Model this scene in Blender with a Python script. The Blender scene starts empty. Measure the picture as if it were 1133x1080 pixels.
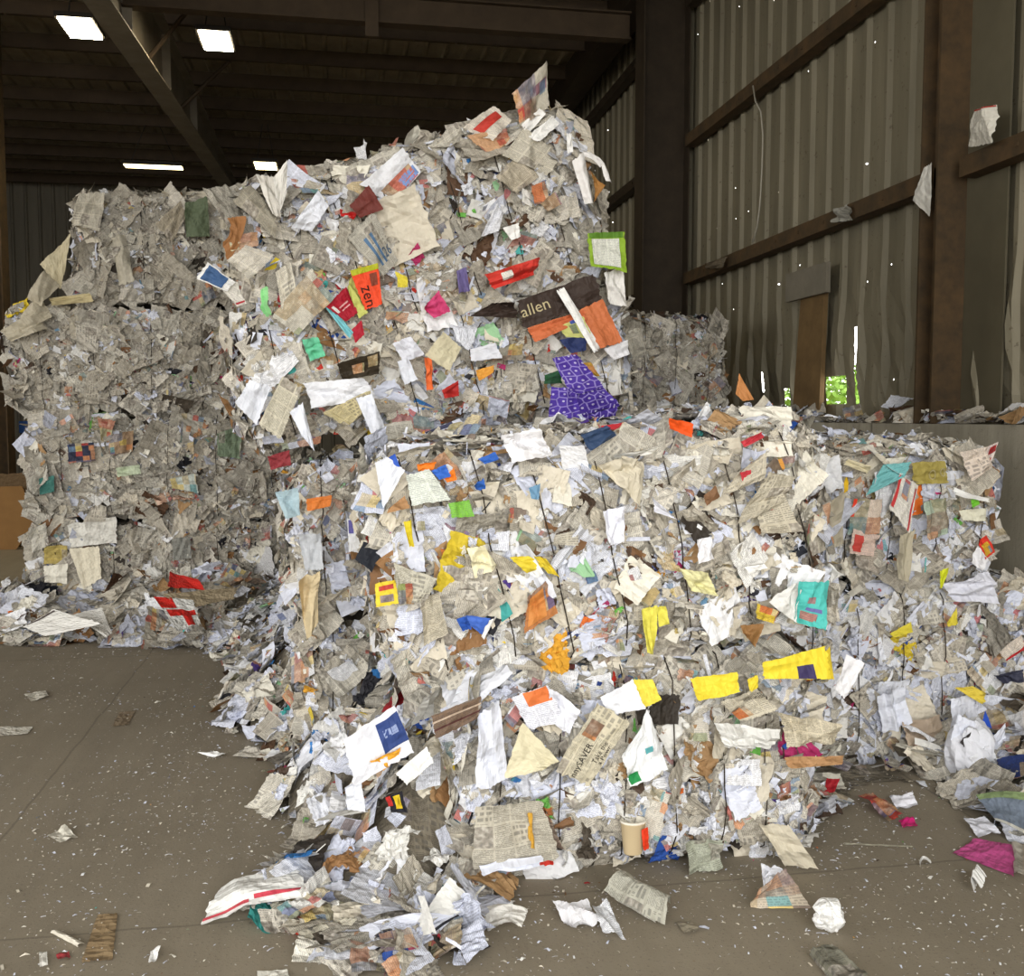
import bpy, math, random
import numpy as np
from mathutils import Matrix, Vector, Euler

rng = np.random.default_rng(7)
random.seed(7)
SC = bpy.context.scene
COL = SC.collection

# ------------------------------------------------------------------ camera
FPX, CX, CY = 1100.0, 566.5, 540.0
YAW, PITCH = math.radians(9.85), math.radians(4.05)
CAM = np.array([0.0, 0.0, 1.7])
FWD = np.array([math.sin(YAW)*math.cos(PITCH), math.cos(YAW)*math.cos(PITCH), -math.sin(PITCH)])
RGT = np.array([math.cos(YAW), -math.sin(YAW), 0.0])
UP = np.cross(RGT, FWD)

def ray(px, py):
    return FWD + RGT*(px-CX)/FPX + UP*(CY-py)/FPX
def onY(px, py, y):
    d = ray(px, py); return CAM + d*((y-CAM[1])/d[1])
def onX(px, py, x):
    d = ray(px, py); return CAM + d*((x-CAM[0])/d[0])
def onZ(px, py, z):
    d = ray(px, py); return CAM + d*((z-CAM[2])/d[2])

cam = bpy.data.cameras.new('camera'); camo = bpy.data.objects.new('camera', cam); COL.objects.link(camo)
cam.sensor_width = 36.0; cam.lens = 36.0*FPX/1133.0; cam.clip_start = 0.05; cam.clip_end = 200
M = Matrix(((RGT[0], UP[0], -FWD[0], CAM[0]), (RGT[1], UP[1], -FWD[1], CAM[1]), (RGT[2], UP[2], -FWD[2], CAM[2]), (0, 0, 0, 1)))
camo.matrix_world = M
SC.camera = camo

# ------------------------------------------------------------------ helpers
def lin(c):
    c = np.asarray(c, float)/255.0
    return np.where(c <= 0.04045, c/12.92, ((c+0.055)/1.055)**2.4)

def tag(o, label=None, cat=None, group=None, kind=None):
    if label: o['label'] = label
    if cat: o['category'] = cat
    if group: o['group'] = group
    if kind: o['kind'] = kind
    return o

def empty(name, loc=(0, 0, 0), rot=(0, 0, 0)):
    o = bpy.data.objects.new(name, None); COL.objects.link(o)
    o.empty_display_size = 0.1
    o.location = loc; o.rotation_euler = rot
    return o

def mat_of(o):
    return Matrix.LocRotScale(o.location, o.rotation_euler, None)

def mesh_np(name, V, F, mat, parent=None, uv=None, col=None, smooth=False):
    """V (n,3); F (m,4) or (m,3) int; uv (n,2); col (n,4)"""
    V = np.asarray(V, np.float32); F = np.asarray(F, np.int32)
    me = bpy.data.meshes.new(name)
    k = F.shape[1]
    me.vertices.add(len(V)); me.vertices.foreach_set('co', V.ravel())
    me.loops.add(F.size); me.loops.foreach_set('vertex_index', F.ravel())
    me.polygons.add(len(F)); me.polygons.foreach_set('loop_start', np.arange(0, F.size, k, dtype=np.int32))
    if uv is not None:
        l = me.uv_layers.new(name='UVMap')
        l.uv.foreach_set('vector', np.asarray(uv, np.float32)[F.ravel()].ravel())
    if col is not None:
        a = me.attributes.new('Col', 'FLOAT_COLOR', 'POINT')
        a.data.foreach_set('color', np.asarray(col, np.float32).ravel())
    me.update(calc_edges=True); me.validate()
    if not smooth:
        me.polygons.foreach_set('use_smooth', np.zeros(len(me.polygons), dtype=bool))
    else:
        me.polygons.foreach_set('use_smooth', np.ones(len(me.polygons), dtype=bool))
    o = bpy.data.objects.new(name, me); COL.objects.link(o)
    if mat: me.materials.append(mat)
    if parent: o.parent = parent
    return o

class MB:
    def __init__(s): s.v = []; s.f = []
    def quadmesh(s, V, F):
        b = len(s.v); s.v += [tuple(map(float, p)) for p in V]; s.f += [tuple(i+b for i in f) for f in F]; return s
    def box(s, x0, x1, y0, y1, z0, z1):
        V = [(x, y, z) for z in (z0, z1) for y in (y0, y1) for x in (x0, x1)]
        return s.quadmesh(V, [(0, 2, 3, 1), (4, 5, 7, 6), (0, 1, 5, 4), (2, 6, 7, 3), (0, 4, 6, 2), (1, 3, 7, 5)])
    def tube(s, pts, r, n=6, closed=False):
        P = [Vector(p) for p in pts]; N = len(P); b = len(s.v)
        for i, p in enumerate(P):
            a = P[i-1] if (i > 0 or closed) else p
            c = P[(i+1) % N] if (i < N-1 or closed) else p
            t = (c-a).normalized()
            u = t.cross(Vector((0.3, 0.2, 1)) if abs(t.z) < 0.9 else Vector((1, 0.2, 0))).normalized(); w = t.cross(u)
            rr = r[i] if hasattr(r, '__len__') else r
            for k in range(n):
                q = p + (u*math.cos(2*math.pi*k/n)+w*math.sin(2*math.pi*k/n))*rr
                s.v.append(tuple(q))
        for i in range(N if closed else N-1):
            j = (i+1) % N
            for k in range(n):
                s.f.append((b+i*n+k, b+i*n+(k+1) % n, b+j*n+(k+1) % n, b+j*n+k))
        if not closed:
            s.f.append(tuple(b+k for k in range(n))[::-1]); s.f.append(tuple(b+(N-1)*n+k for k in range(n)))
        return s
    def build(s, name, mat, parent=None, smooth=False):
        me = bpy.data.meshes.new(name); me.from_pydata(s.v, [], s.f); me.update()
        if smooth: me.polygons.foreach_set('use_smooth', np.ones(len(me.polygons), dtype=bool))
        o = bpy.data.objects.new(name, me); COL.objects.link(o); me.materials.append(mat)
        if parent: o.parent = parent
        return o

# ------------------------------------------------------------------ materials
class NT:
    def __init__(s, name):
        s.m = bpy.data.materials.new(name); s.m.use_nodes = True
        s.t = s.m.node_tree; s.t.nodes.clear()
        s.out = s.t.nodes.new('ShaderNodeOutputMaterial')
    def n(s, typ, **kw):
        nd = s.t.nodes.new('ShaderNode'+typ)
        for k, v in kw.items(): setattr(nd, k, v)
        return nd
    def link(s, a, b): s.t.links.new(a, b)
    def val(s, sock, v):
        if hasattr(v, 'is_output') or isinstance(v, bpy.types.NodeSocket): s.link(v, sock)
        else: sock.default_value = v
    def math(s, op, a, b=0.0, c=None):
        nd = s.n('Math', operation=op); s.val(nd.inputs[0], a); s.val(nd.inputs[1], b)
        if c is not None: s.val(nd.inputs[2], c)
        return nd.outputs[0]
    def mix(s, f, a, b, blend='MIX'):
        nd = s.n('Mix', data_type='RGBA', blend_type=blend)
        s.val(nd.inputs[0], f)
        for i, v in ((6, a), (7, b)):
            if isinstance(v, (tuple, list, np.ndarray)): v = tuple(v)+((1.0,) if len(v) == 3 else ())
            s.val(nd.inputs[i], v)
        return nd.outputs[2]
    def noise(s, vec, scale, detail=3, rough=0.5, dim='3D'):
        nd = s.n('TexNoise', noise_dimensions=dim); nd.inputs['Scale'].default_value = scale
        nd.inputs['Detail'].default_value = detail; nd.inputs['Roughness'].default_value = rough
        if vec is not None: s.link(vec, nd.inputs['Vector'])
        return nd
    def ramp(s, f, stops):
        nd = s.n('ValToRGB'); s.val(nd.inputs[0], f); e = nd.color_ramp.elements
        while len(e) < len(stops): e.new(0.5)
        for x, (p, c) in zip(e, stops): x.position = p; x.color = tuple(c)+(1.0,) if len(c) == 3 else c
        return nd.outputs[0]
    def bsdf(s, color, rough=0.7, metal=0.0, spec=0.3, normal=None):
        b = s.n('BsdfPrincipled'); s.val(b.inputs['Base Color'], color if not isinstance(color, (tuple, list, np.ndarray)) else tuple(color)+(1.0,))
        s.val(b.inputs['Roughness'], rough); b.inputs['Metallic'].default_value = metal
        b.inputs['Specular IOR Level'].default_value = spec
        if normal is not None: s.link(normal, b.inputs['Normal'])
        return b
    def bump(s, h, strength=0.5, dist=0.01):
        b = s.n('Bump'); b.inputs['Strength'].default_value = strength; b.inputs['Distance'].default_value = dist
        s.link(h, b.inputs['Height']); return b.outputs[0]
    def done(s, sh):
        s.link(sh, s.out.inputs[0]); return s.m

def mat_paper():
    t = NT('printed_paper')
    at = t.n('Attribute', attribute_name='Col'); col, kind = at.outputs['Color'], at.outputs['Alpha']
    uvn = t.n('UVMap', uv_map='UVMap'); uv = uvn.outputs[0]
    sep = t.n('SeparateXYZ'); t.link(uv, sep.inputs[0]); u, v = sep.outputs[0], sep.outputs[1]
    def cell(sx, sy, seed):
        nd = t.n('VectorMath', operation='SNAP'); t.link(uv, nd.inputs[0]); nd.inputs[1].default_value = (sx, sy, 1)
        ad = t.n('VectorMath', operation='ADD'); t.link(nd.outputs[0], ad.inputs[0]); ad.inputs[1].default_value = (seed, seed*1.7, seed)
        w = t.n('TexWhiteNoise', noise_dimensions='3D'); t.link(ad.outputs[0], w.inputs[0]); return w
    w1 = cell(0.062, 0.085, 0.31)
    def lines(pitch, duty, wscale, thr):
        fr = t.math('FRACT', t.math('DIVIDE', v, pitch))
        ln = t.math('GREATER_THAN', fr, duty)
        row = t.math('FLOOR', t.math('DIVIDE', v, pitch))
        cb = t.n('CombineXYZ'); t.link(t.math('MULTIPLY', u, wscale), cb.inputs[0]); t.link(t.math('MULTIPLY', row, 7.3), cb.inputs[1])
        nz = t.noise(cb.outputs[0], 1.0, 1, 0.5, '2D')
        return t.math('MULTIPLY', ln, t.math('GREATER_THAN', nz.outputs[0], thr))
    small = lines(0.0058, 0.45, 210, 0.40)
    head = lines(0.021, 0.42, 80, 0.46)
    g1 = t.math('GREATER_THAN', t.math('FRACT', t.math('DIVIDE', u, 0.062)), 0.09)
    g2 = t.math('GREATER_THAN', t.math('FRACT', t.math('DIVIDE', v, 0.085)), 0.08)
    inside = t.math('MULTIPLY', g1, g2)
    r1 = w1.outputs[0]
    ishead = t.math('MULTIPLY', t.math('GREATER_THAN', r1, 0.16), t.math('LESS_THAN', r1, 0.27))
    ispic = t.math('LESS_THAN', r1, 0.16)
    istxt = t.math('GREATER_THAN', r1, 0.27)
    ink = t.math('MULTIPLY', inside, t.math('ADD', t.math('MULTIPLY', istxt, small), t.math('MULTIPLY', ishead, head)))
    blur = t.noise(uv, 55, 2)
    piccol = t.ramp(blur.outputs[0], [(0.3, (0.07, 0.065, 0.06)), (0.5, (0.25, 0.22, 0.19)), (0.7, (0.55, 0.52, 0.46))])
    news = t.mix(t.math('MULTIPLY', ink, 0.46), col, (0.05, 0.05, 0.055))
    news = t.mix(t.math('MULTIPLY', t.math('MULTIPLY', ispic, inside), 0.7), news, piccol)
    # document: fine lines on blank paper
    doc = t.mix(t.math('MULTIPLY', t.math('MULTIPLY', small, g1), 0.38), col, (0.1, 0.1, 0.14))
    # colour print: ad blocks and photographs
    w2 = cell(0.05, 0.042, 2.3); w3 = cell(0.11, 0.09, 5.1)
    sw2 = t.n('SeparateColor'); t.link(w2.outputs[1], sw2.inputs[0]); sw3 = t.n('SeparateColor'); t.link(w3.outputs[1], sw3.inputs[0])
    inks = [(0.0, lin((196, 70, 56))), (0.14, lin((222, 150, 96))), (0.3, lin((206, 190, 150))), (0.45, lin((110, 140, 170))), (0.58, lin((60, 84, 140))), (0.66, lin((150, 160, 120))), (0.75, lin((120, 100, 88))), (0.86, lin((226, 200, 110))), (0.95, lin((90, 160, 165)))]
    def inkramp(f):
        o_ = t.ramp(f, inks); o_.node.color_ramp.interpolation = 'CONSTANT'; return o_
    mag = t.mix(t.math('MULTIPLY', t.math('LESS_THAN', w2.outputs[0], 0.34), 0.75), col, inkramp(sw2.outputs[1]))
    pn = t.noise(uv, 30, 3, 0.6)
    pic = t.mix(0.5, t.ramp(pn.outputs[0], [(0.32, (0.05, 0.045, 0.05)), (0.5, lin((160, 130, 104))), (0.68, lin((226, 214, 196)))]), inkramp(sw3.outputs[1]))
    mag = t.mix(t.math('MULTIPLY', t.math('LESS_THAN', w3.outputs[0], 0.42), 0.8), mag, pic)
    mag = t.mix(t.math('MULTIPLY', small, 0.35), mag, (0.06, 0.06, 0.07))
    # ring pattern
    vo = t.n('TexVoronoi', voronoi_dimensions='2D', feature='DISTANCE_TO_EDGE'); vo.inputs['Scale'].default_value = 26; vo.inputs['Randomness'].default_value = 0.55
    t.link(uv, vo.inputs['Vector'])
    vf = t.n('TexVoronoi', voronoi_dimensions='2D', feature='F1'); vf.inputs['Scale'].default_value = 26; vf.inputs['Randomness'].default_value = 0.55
    t.link(uv, vf.inputs['Vector'])
    hexc = t.mix(t.math('MULTIPLY', t.math('LESS_THAN', vo.outputs['Distance'], 0.06), 0.55), col, (0.45, 0.38, 0.75))
    hexc = t.mix(t.math('MULTIPLY', t.math('LESS_THAN', vf.outputs['Distance'], 0.13), 0.7), hexc, (0.62, 0.58, 0.8))
    def pick(lo, hi): return t.math('MULTIPLY', t.math('GREATER_THAN', kind, lo), t.math('LESS_THAN', kind, hi))
    c = t.mix(pick(0.1, 0.3), col, news)
    c = t.mix(pick(0.3, 0.5), c, doc)
    c = t.mix(pick(0.5, 0.7), c, mag)
    c = t.mix(pick(0.7, 0.9), c, hexc)
    # faint grime
    gr = t.noise(uv, 9, 4, 0.6)
    c = t.mix(t.math('MULTIPLY', t.math('SUBTRACT', gr.outputs[0], 0.35), 0.35), c, (0.3, 0.27, 0.21), 'MULTIPLY')
    # creases
    vc = t.n('TexVoronoi', voronoi_dimensions='2D', feature='F1', distance='MANHATTAN'); vc.inputs['Scale'].default_value = 34; t.link(uv, vc.inputs['Vector'])
    vd = t.n('TexVoronoi', voronoi_dimensions='2D', feature='F1'); vd.inputs['Scale'].default_value = 13; t.link(uv, vd.inputs['Vector'])
    h = t.math('ADD', t.math('MULTIPLY', vc.outputs['Distance'], 0.45), vd.outputs['Distance'])
    nb = t.bump(h, 0.55, 0.02)
    b = t.bsdf(c, 0.62, 0, 0.25, nb)
    return t.done(b.outputs[0])

def mat_simple(name, c, rough=0.7, metal=0.0, var=0.25, scale=6, spec=0.3, dark=None):
    t = NT(name); tc = t.n('TexCoord')
    nz = t.noise(tc.outputs['Object'], scale, 5, 0.65)
    c = np.array(lin(c)); d = c*(1-var) if dark is None else lin(dark)
    col = t.ramp(nz.outputs[0], [(0.3, d), (0.7, c)])
    b = t.bsdf(col, rough, metal, spec, t.bump(nz.outputs[0], 0.15, 0.01))
    return t.done(b.outputs[0])

def mat_emit(name, c, s):
    t = NT(name); e = t.n('Emission'); e.inputs[0].default_value = tuple(lin(c))+(1,); e.inputs[1].default_value = s
    return t.done(e.outputs[0])

def mat_floor():
    t = NT('dusty_concrete'); g = t.n('NewGeometry'); P = g.outputs['Position']
    n1 = t.noise(P, 0.55, 6, 0.6); n2 = t.noise(P, 7, 5, 0.65); n3 = t.noise(P, 90, 3, 0.6)
    mp = t.n('Mapping'); t.link(P, mp.inputs[0]); mp.inputs['Scale'].default_value = (6.0, 0.7, 1); mp.inputs['Rotation'].default_value = (0, 0, 0.5)
    n4 = t.noise(mp.outputs[0], 1.4, 4, 0.6)
    c = t.ramp(n1.outputs[0], [(0.3, lin((132, 123, 106))), (0.7, lin((155, 145, 127)))])
    c = t.mix(t.math('MULTIPLY', t.math('SUBTRACT', n4.outputs[0], 0.4), 1.0), c, lin((112, 104, 90)))
    c = t.mix(t.math('MULTIPLY', n2.outputs[0], 0.4), c, lin((164, 154, 136)))
    c = t.mix(t.math('MULTIPLY', t.math('GREATER_THAN', n3.outputs[0], 0.62), 0.3), c, lin((84, 78, 68)))
    # slab joints
    sep = t.n('SeparateXYZ'); t.link(P, sep.inputs[0])
    wob = t.noise(P, 3, 3)
    def joint(ax, off, per):
        a = t.math('ADD', sep.outputs[ax], t.math('MULTIPLY', wob.outputs[0], 0.04))
        fr = t.math('FRACT', t.math('DIVIDE', t.math('ADD', a, off), per))
        return t.math('LESS_THAN', fr, 0.012/per)
    j = t.math('MAXIMUM', joint(0, 1.35, 4.0), joint(1, 0.62, 4.0))
    c = t.mix(t.math('MULTIPLY', j, 0.3), c, lin((70, 65, 56)))
    h = t.math('ADD', t.math('MULTIPLY', n2.outputs[0], 0.6), t.math('MULTIPLY', n3.outputs[0], 0.3))
    b = t.bsdf(c, 0.78, 0, 0.25, t.bump(h, 0.25, 0.01))
    return t.done(b.outputs[0])

def mat_concrete():
    t = NT('cast_concrete'); g = t.n('NewGeometry'); P = g.outputs['Position']
    mp = t.n('Mapping'); t.link(P, mp.inputs[0]); mp.inputs['Scale'].default_value = (3, 3, 0.35)
    n1 = t.noise(mp.outputs[0], 1.6, 6, 0.7); n2 = t.noise(P, 14, 5, 0.7)
    c = t.ramp(n1.outputs[0], [(0.28, lin((140, 135, 120))), (0.72, lin((178, 172, 156)))])
    c = t.mix(t.math('MULTIPLY', t.math('GREATER_THAN', n2.outputs[0], 0.62), 0.4), c, lin((116, 110, 97)))
    sep = t.n('SeparateXYZ'); t.link(P, sep.inputs[0])
    j = t.math('LESS_THAN', t.math('FRACT', t.math('DIVIDE', t.math('ADD', sep.outputs[1], 0.62), 1.8)), 0.012)
    c = t.mix(t.math('MULTIPLY', j, 0.6), c, lin((70, 66, 58)))
    b = t.bsdf(c, 0.85, 0, 0.2, t.bump(t.math('ADD', n1.outputs[0], n2.outputs[0]), 0.3, 0.02))
    return t.done(b.outputs[0])

def mat_sheet_metal(name, c0, c1, holes=()):
    t = NT(name); g = t.n('NewGeometry'); P = g.outputs['Position']
    mp = t.n('Mapping'); t.link(P, mp.inputs[0]); mp.inputs['Scale'].default_value = (2, 2, 0.25)
    n1 = t.noise(mp.outputs[0], 1.7, 6, 0.65); n2 = t.noise(P, 20, 4, 0.6)
    c = t.ramp(n1.outputs[0], [(0.3, lin(c0)), (0.7, lin(c1))])
    c = t.mix(t.math('MULTIPLY', t.math('GREATER_THAN', n2.outputs[0], 0.66), 0.5), c, lin((70, 55, 38)))
    b = t.bsdf(c, 0.6, 0.15, 0.35, t.bump(n1.outputs[0], 0.2, 0.01))
    if not holes: return t.done(b.outputs[0])
    sep = t.n('SeparateXYZ'); t.link(P, sep.inputs[0]); Y, Z = sep.outputs[1], sep.outputs[2]
    wob = t.math('MULTIPLY', t.math('SUBTRACT', t.noise(P, 25, 2).outputs[0], 0.5), 0.03)
    yy = t.math('ADD', Y, wob); acc = None
    for (y0, y1, z0, z1) in holes:
        a = t.math('MULTIPLY', t.math('GREATER_THAN', yy, y0), t.math('LESS_THAN', yy, y1))
        a2 = t.math('MULTIPLY', t.math('GREATER_THAN', Z, z0), t.math('LESS_THAN', Z, z1))
        a = t.math('MULTIPLY', a, a2); acc = a if acc is None else t.math('MAXIMUM', acc, a)
    # nail holes
    cb = t.n('CombineXYZ'); t.link(Y, cb.inputs[0]); t.link(Z, cb.inputs[1])
    vo = t.n('TexVoronoi', voronoi_dimensions='2D', feature='F1'); vo.inputs['Scale'].default_value = 2.6; t.link(cb.outputs[0], vo.inputs['Vector'])
    sc = t.n('SeparateColor'); t.link(vo.outputs['Color'], sc.inputs[0])
    nh = t.math('MULTIPLY', t.math('LESS_THAN', vo.outputs['Distance'], 0.016), t.math('GREATER_THAN', sc.outputs[0], 0.6))
    acc = t.math('MAXIMUM', acc, nh)
    tr = t.n('BsdfTransparent'); mx = t.n('MixShader'); t.link(acc, mx.inputs[0]); t.link(b.outputs[0], mx.inputs[1]); t.link(tr.outputs[0], mx.inputs[2])
    return t.done(mx.outputs[0])

PAPER = mat_paper()
WIRE = mat_simple('rusty_baling_wire', (62, 54, 46), 0.5, 0.7, 0.4, 30)
STEEL = mat_simple('dark_painted_steel', (66, 56, 44), 0.6, 0.2, 0.35, 5)
RUST = mat_simple('rusty_brown_steel', (92, 72, 48), 0.75, 0.1, 0.45, 7, dark=(62, 52, 38))
PURLIN = mat_simple('brown_primer_steel', (84, 70, 54), 0.65, 0.15, 0.3, 4)
BEAMM = mat_simple('weathered_grey_steel', (150, 141, 126), 0.65, 0.1, 0.35, 3)
YELLOW = mat_simple('scuffed_yellow_paint', (190, 160, 30), 0.55, 0, 0.3, 9)
WOOD = mat_simple('weathered_plank_wood', (120, 96, 62), 0.8, 0, 0.4, 5)
GREYWOOD = mat_simple('grey_board', (124, 118, 104), 0.8, 0, 0.25, 6)
KRAFT = mat_simple('brown_corrugated_cardboard', (150, 112, 66), 0.8, 0, 0.2, 4)
CABLE = mat_simple('pale_plastic_cable', (170, 165, 150), 0.5, 0, 0.15, 10)
BLACKP = mat_simple('dark_housing', (40, 36, 30), 0.5, 0.1, 0.2, 10)
BLUEP = mat_simple('blue_plastic', (40, 80, 150), 0.45, 0, 0.2, 6)
LEAF = mat_simple('green_leaves', (120, 160, 50), 0.6, 0, 0.4, 6)  # yellow-green base colour of the leaves
BARK = mat_simple('bark', (90, 70, 50), 0.9, 0, 0.3, 9)
FILM = mat_simple('dusty_plastic_film', (150, 146, 132), 0.45, 0, 0.25, 14)
FLOORM = mat_floor(); CONC = mat_concrete()
LAMP = mat_emit('lamp_glow', (255, 238, 200), 80.0)
TUBE = mat_emit('tube_glow', (255, 232, 170), 9.0)

# ------------------------------------------------------------------ paper shapes
def grid_faces(nx, ny):
    i, j = np.meshgrid(np.arange(nx), np.arange(ny), indexing='ij')
    a = i*(ny+1)+j
    return np.stack([a, a+ny+1, a+ny+2, a+1], -1).reshape(-1, 4)

def sheet_shape(r, nx, ny, asp, style):
    """unit sheet, longest side 1: verts, flat uv"""
    w, h = (1.0, asp)
    gx, gy = np.meshgrid(np.linspace(-w/2, w/2, nx+1), np.linspace(-h/2, h/2, ny+1), indexing='ij')
    uv = np.stack([gx, gy], -1).reshape(-1, 2)
    # torn outline
    if style != 'strip':
        sk = r.normal(0, 0.10, 4)
        uvd = uv.copy(); uvd[:, 0] += sk[0]*uv[:, 1] + sk[1]*uv[:, 0]*uv[:, 1]*1.6; uvd[:, 1] += sk[2]*uv[:, 0] + sk[3]*uv[:, 0]*uv[:, 1]*1.6
        edge = (np.abs(np.abs(uv[:, 0])-w/2) < 1e-6) | (np.abs(np.abs(uv[:, 1])-h/2) < 1e-6)
        uvd[edge] += r.normal(0, 0.015, (edge.sum(), 2))
    else:
        uvd = uv
    P = np.concatenate([uvd, np.zeros((len(uv), 1))], 1)
    k = {'flat': 1, 'fold': 2, 'crumple': 2, 'strip': 2, 'wrinkle': 1}[style]
    for _ in range(k):
        a = r.uniform(0, math.pi) if style != 'strip' else math.pi/2+r.normal(0, .3)
        c = r.uniform(-0.3, 0.3)*(w if style == 'strip' else min(w, h)+.2)
        nrm = np.array([math.sin(a), -math.cos(a)]) if style != 'strip' else np.array([math.sin(a), -math.cos(a)])
        d = uv @ nrm - c
        ang = r.normal(0, {'flat': 0.3, 'fold': 1.0, 'crumple': 0.8, 'strip': 0.7, 'wrinkle': 0.25}[style])
        m = np.clip(d/0.05, 0, 1)
        th = ang*m
        ax = np.array([math.cos(a), math.sin(a), 0.0])
        o = np.append(nrm*c, 0.0)
        q = P-o
        ct, st = np.cos(th)[:, None], np.sin(th)[:, None]
        P = q*ct + np.cross(ax, q)*st + ax*(q@ax)[:, None]*(1-ct) + o
    nf = {'flat': 3, 'fold': 4, 'crumple': 13, 'strip': 2, 'wrinkle': 16}[style]
    amp = {'flat': 0.03, 'fold': 0.05, 'crumple': 0.12, 'strip': 0.04, 'wrinkle': 0.05}[style]
    a0 = r.uniform(0, math.pi) if style != 'wrinkle' else r.normal(0, 0.25)
    for _ in range(nf):
        a = r.uniform(0, math.pi) if style != 'wrinkle' else a0+r.normal(0, 0.35); c = r.uniform(-0.45, 0.45)
        d = uv @ np.array([math.cos(a), math.sin(a)]) - c
        wv = r.uniform(0.12, 0.35) if style != 'wrinkle' else r.uniform(0.05, 0.13)
        P[:, 2] += r.choice([-1, 1])*amp*np.clip(1-np.abs(d)/wv, 0, 1)*r.uniform(.4, 1.2)
    # curl
    P[:, 2] += r.normal(0, 0.16)*(uv[:, 0]**2)*2 + r.normal(0, 0.1)*(uv[:, 1]**2)*2
    if style == 'crumple':
        P += r.normal(0, 0.026, P.shape); P[:, :2] *= 0.82
    return P.astype(np.float32), uv.astype(np.float32)

LIBS = {}
def lib(style, n, nx, ny, asp):
    r = np.random.default_rng(hash((style, n, nx)) % 1000 if False else len(LIBS)+11)
    V, U = [], []
    for _ in range(n):
        a, b = sheet_shape(r, nx, ny, r.uniform(*asp), style); V.append(a); U.append(b)
    LIBS[style+str(nx)] = (np.array(V), np.array(U), grid_faces(nx, ny))
lib('flat', 70, 6, 5, (0.5, 1.0)); lib('fold', 90, 7, 6, (0.5, 1.0)); lib('crumple', 110, 11, 10, (0.55, 1.0)); lib('strip', 50, 8, 1, (0.05, 0.16)); lib('wrinkle', 90, 13, 9, (0.6, 1.0))
lib('flat', 60, 12, 9, (0.6, 0.85)); lib('fold', 60, 12, 10, (0.6, 0.9)); lib('crumple', 60, 15, 12, (0.6, 1.0)); lib('wrinkle', 60, 20, 14, (0.6, 1.0))

WHITE = [(232, 235, 244), (224, 228, 242), (216, 221, 238), (234, 233, 228), (240, 241, 244)]  # bluish tint of these whites stands in for cool sky light
NEWS = [(198, 191, 176), (208, 203, 190), (186, 179, 164), (216, 210, 197), (172, 167, 155)]
CREAM = [(224, 216, 198), (214, 206, 188), (232, 228, 214)]
BROWN = [(150, 112, 74), (128, 94, 64), (172, 138, 98), (96, 72, 54), (82, 66, 54)]
BRIGHT = [(50, 90, 175), (40, 60, 120), (215, 60, 45), (235, 120, 45), (225, 200, 60), (110, 180, 80), (80, 180, 175), (90, 65, 150), (200, 60, 120), (60, 130, 200), (180, 40, 50), (230, 170, 60), (30, 34, 44), (120, 160, 190), (160, 205, 160)]
DARK = [(58, 52, 46), (84, 76, 66), (44, 44, 50)]
def palette(r, n, mixw):
    """mixw: white, news, cream, brown, bright, magazine, dark"""
    w = np.array(mixw, float); w /= w.sum()
    k = r.choice(7, n, p=w); out = np.zeros((n, 4)); 
    for i in range(n):
        if k[i] == 0: c = WHITE[r.integers(len(WHITE))]; q = 0.4 if r.random() < 0.45 else 0.0
        elif k[i] == 1: c = NEWS[r.integers(len(NEWS))]; q = 0.2
        elif k[i] == 2: c = CREAM[r.integers(len(CREAM))]; q = 0.4 if r.random() < 0.3 else 0.0
        elif k[i] == 3: c = BROWN[r.integers(len(BROWN))]; q = 0.0
        elif k[i] == 4: c = BRIGHT[r.integers(len(BRIGHT))]; q = 0.0 if r.random() < .6 else 0.6
        elif k[i] == 5: c = (NEWS+WHITE)[r.integers(10)]; q = 0.6
        else: c = DARK[r.integers(3)]; q = 0.0
        out[i, :3] = lin(c)*r.uniform(0.86, 1.04); out[i, 3] = q
    return out, k

def rot_from(nrm, spin, r, tilt):
    """rotation matrices taking +z to the (tilted) normals"""
    n = nrm + r.normal(0, 1, nrm.shape)*np.asarray(tilt)[:, None]
    n /= np.linalg.norm(n, axis=1)[:, None]
    ref = np.where(np.abs(n[:, 2:3]) < 0.9, np.array([[0, 0, 1.0]]), np.array([[1.0, 0, 0]]))
    x = np.cross(ref, n); x /= np.linalg.norm(x, axis=1)[:, None]
    y = np.cross(n, x)
    c, s = np.cos(spin)[:, None], np.sin(spin)[:, None]
    X = x*c+y*s; Y = -x*s+y*c
    return np.stack([X, Y, n], -1)          # columns

def scatter(r, pos, nrm, style, size, cols, tilt, spin=None, zs=1.0):
    """big arrays of scraps of one style -> V, F, UV, C"""
    LV, LU, LF = LIBS[style]; n = len(pos)
    if n == 0: return None
    k = r.integers(0, len(LV), n)
    if spin is None: spin = r.uniform(0, 2*math.pi, n)
    R = rot_from(nrm, spin, r, tilt)
    flip = np.ones((n, 1, 3)); flip[:, 0, 2] = r.choice([-1, 1], n)*zs
    V = LV[k]*size[:, None, None]*flip
    V = np.einsum('nij,nvj->nvi', R, V) + pos[:, None, :]
    U = LU[k]*size[:, None, None] + r.uniform(0, 40, (n, 1, 2))
    m = LV.shape[1]
    F = LF[None]+ (np.arange(n)*m)[:, None, None]
    C = np.repeat(cols[:, None, :], m, 1)
    return V.reshape(-1, 3), F.reshape(-1, 4), U.reshape(-1, 2), C.reshape(-1, 4)

def join(parts):
    parts = [p for p in parts if p is not None]; off = 0; V, F, U, C = [], [], [], []
    for v, f, u, c in parts:
        V.append(v); F.append(f+off); U.append(u); C.append(c); off += len(v)
    return np.concatenate(V), np.concatenate(F), np.concatenate(U), np.concatenate(C)

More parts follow.
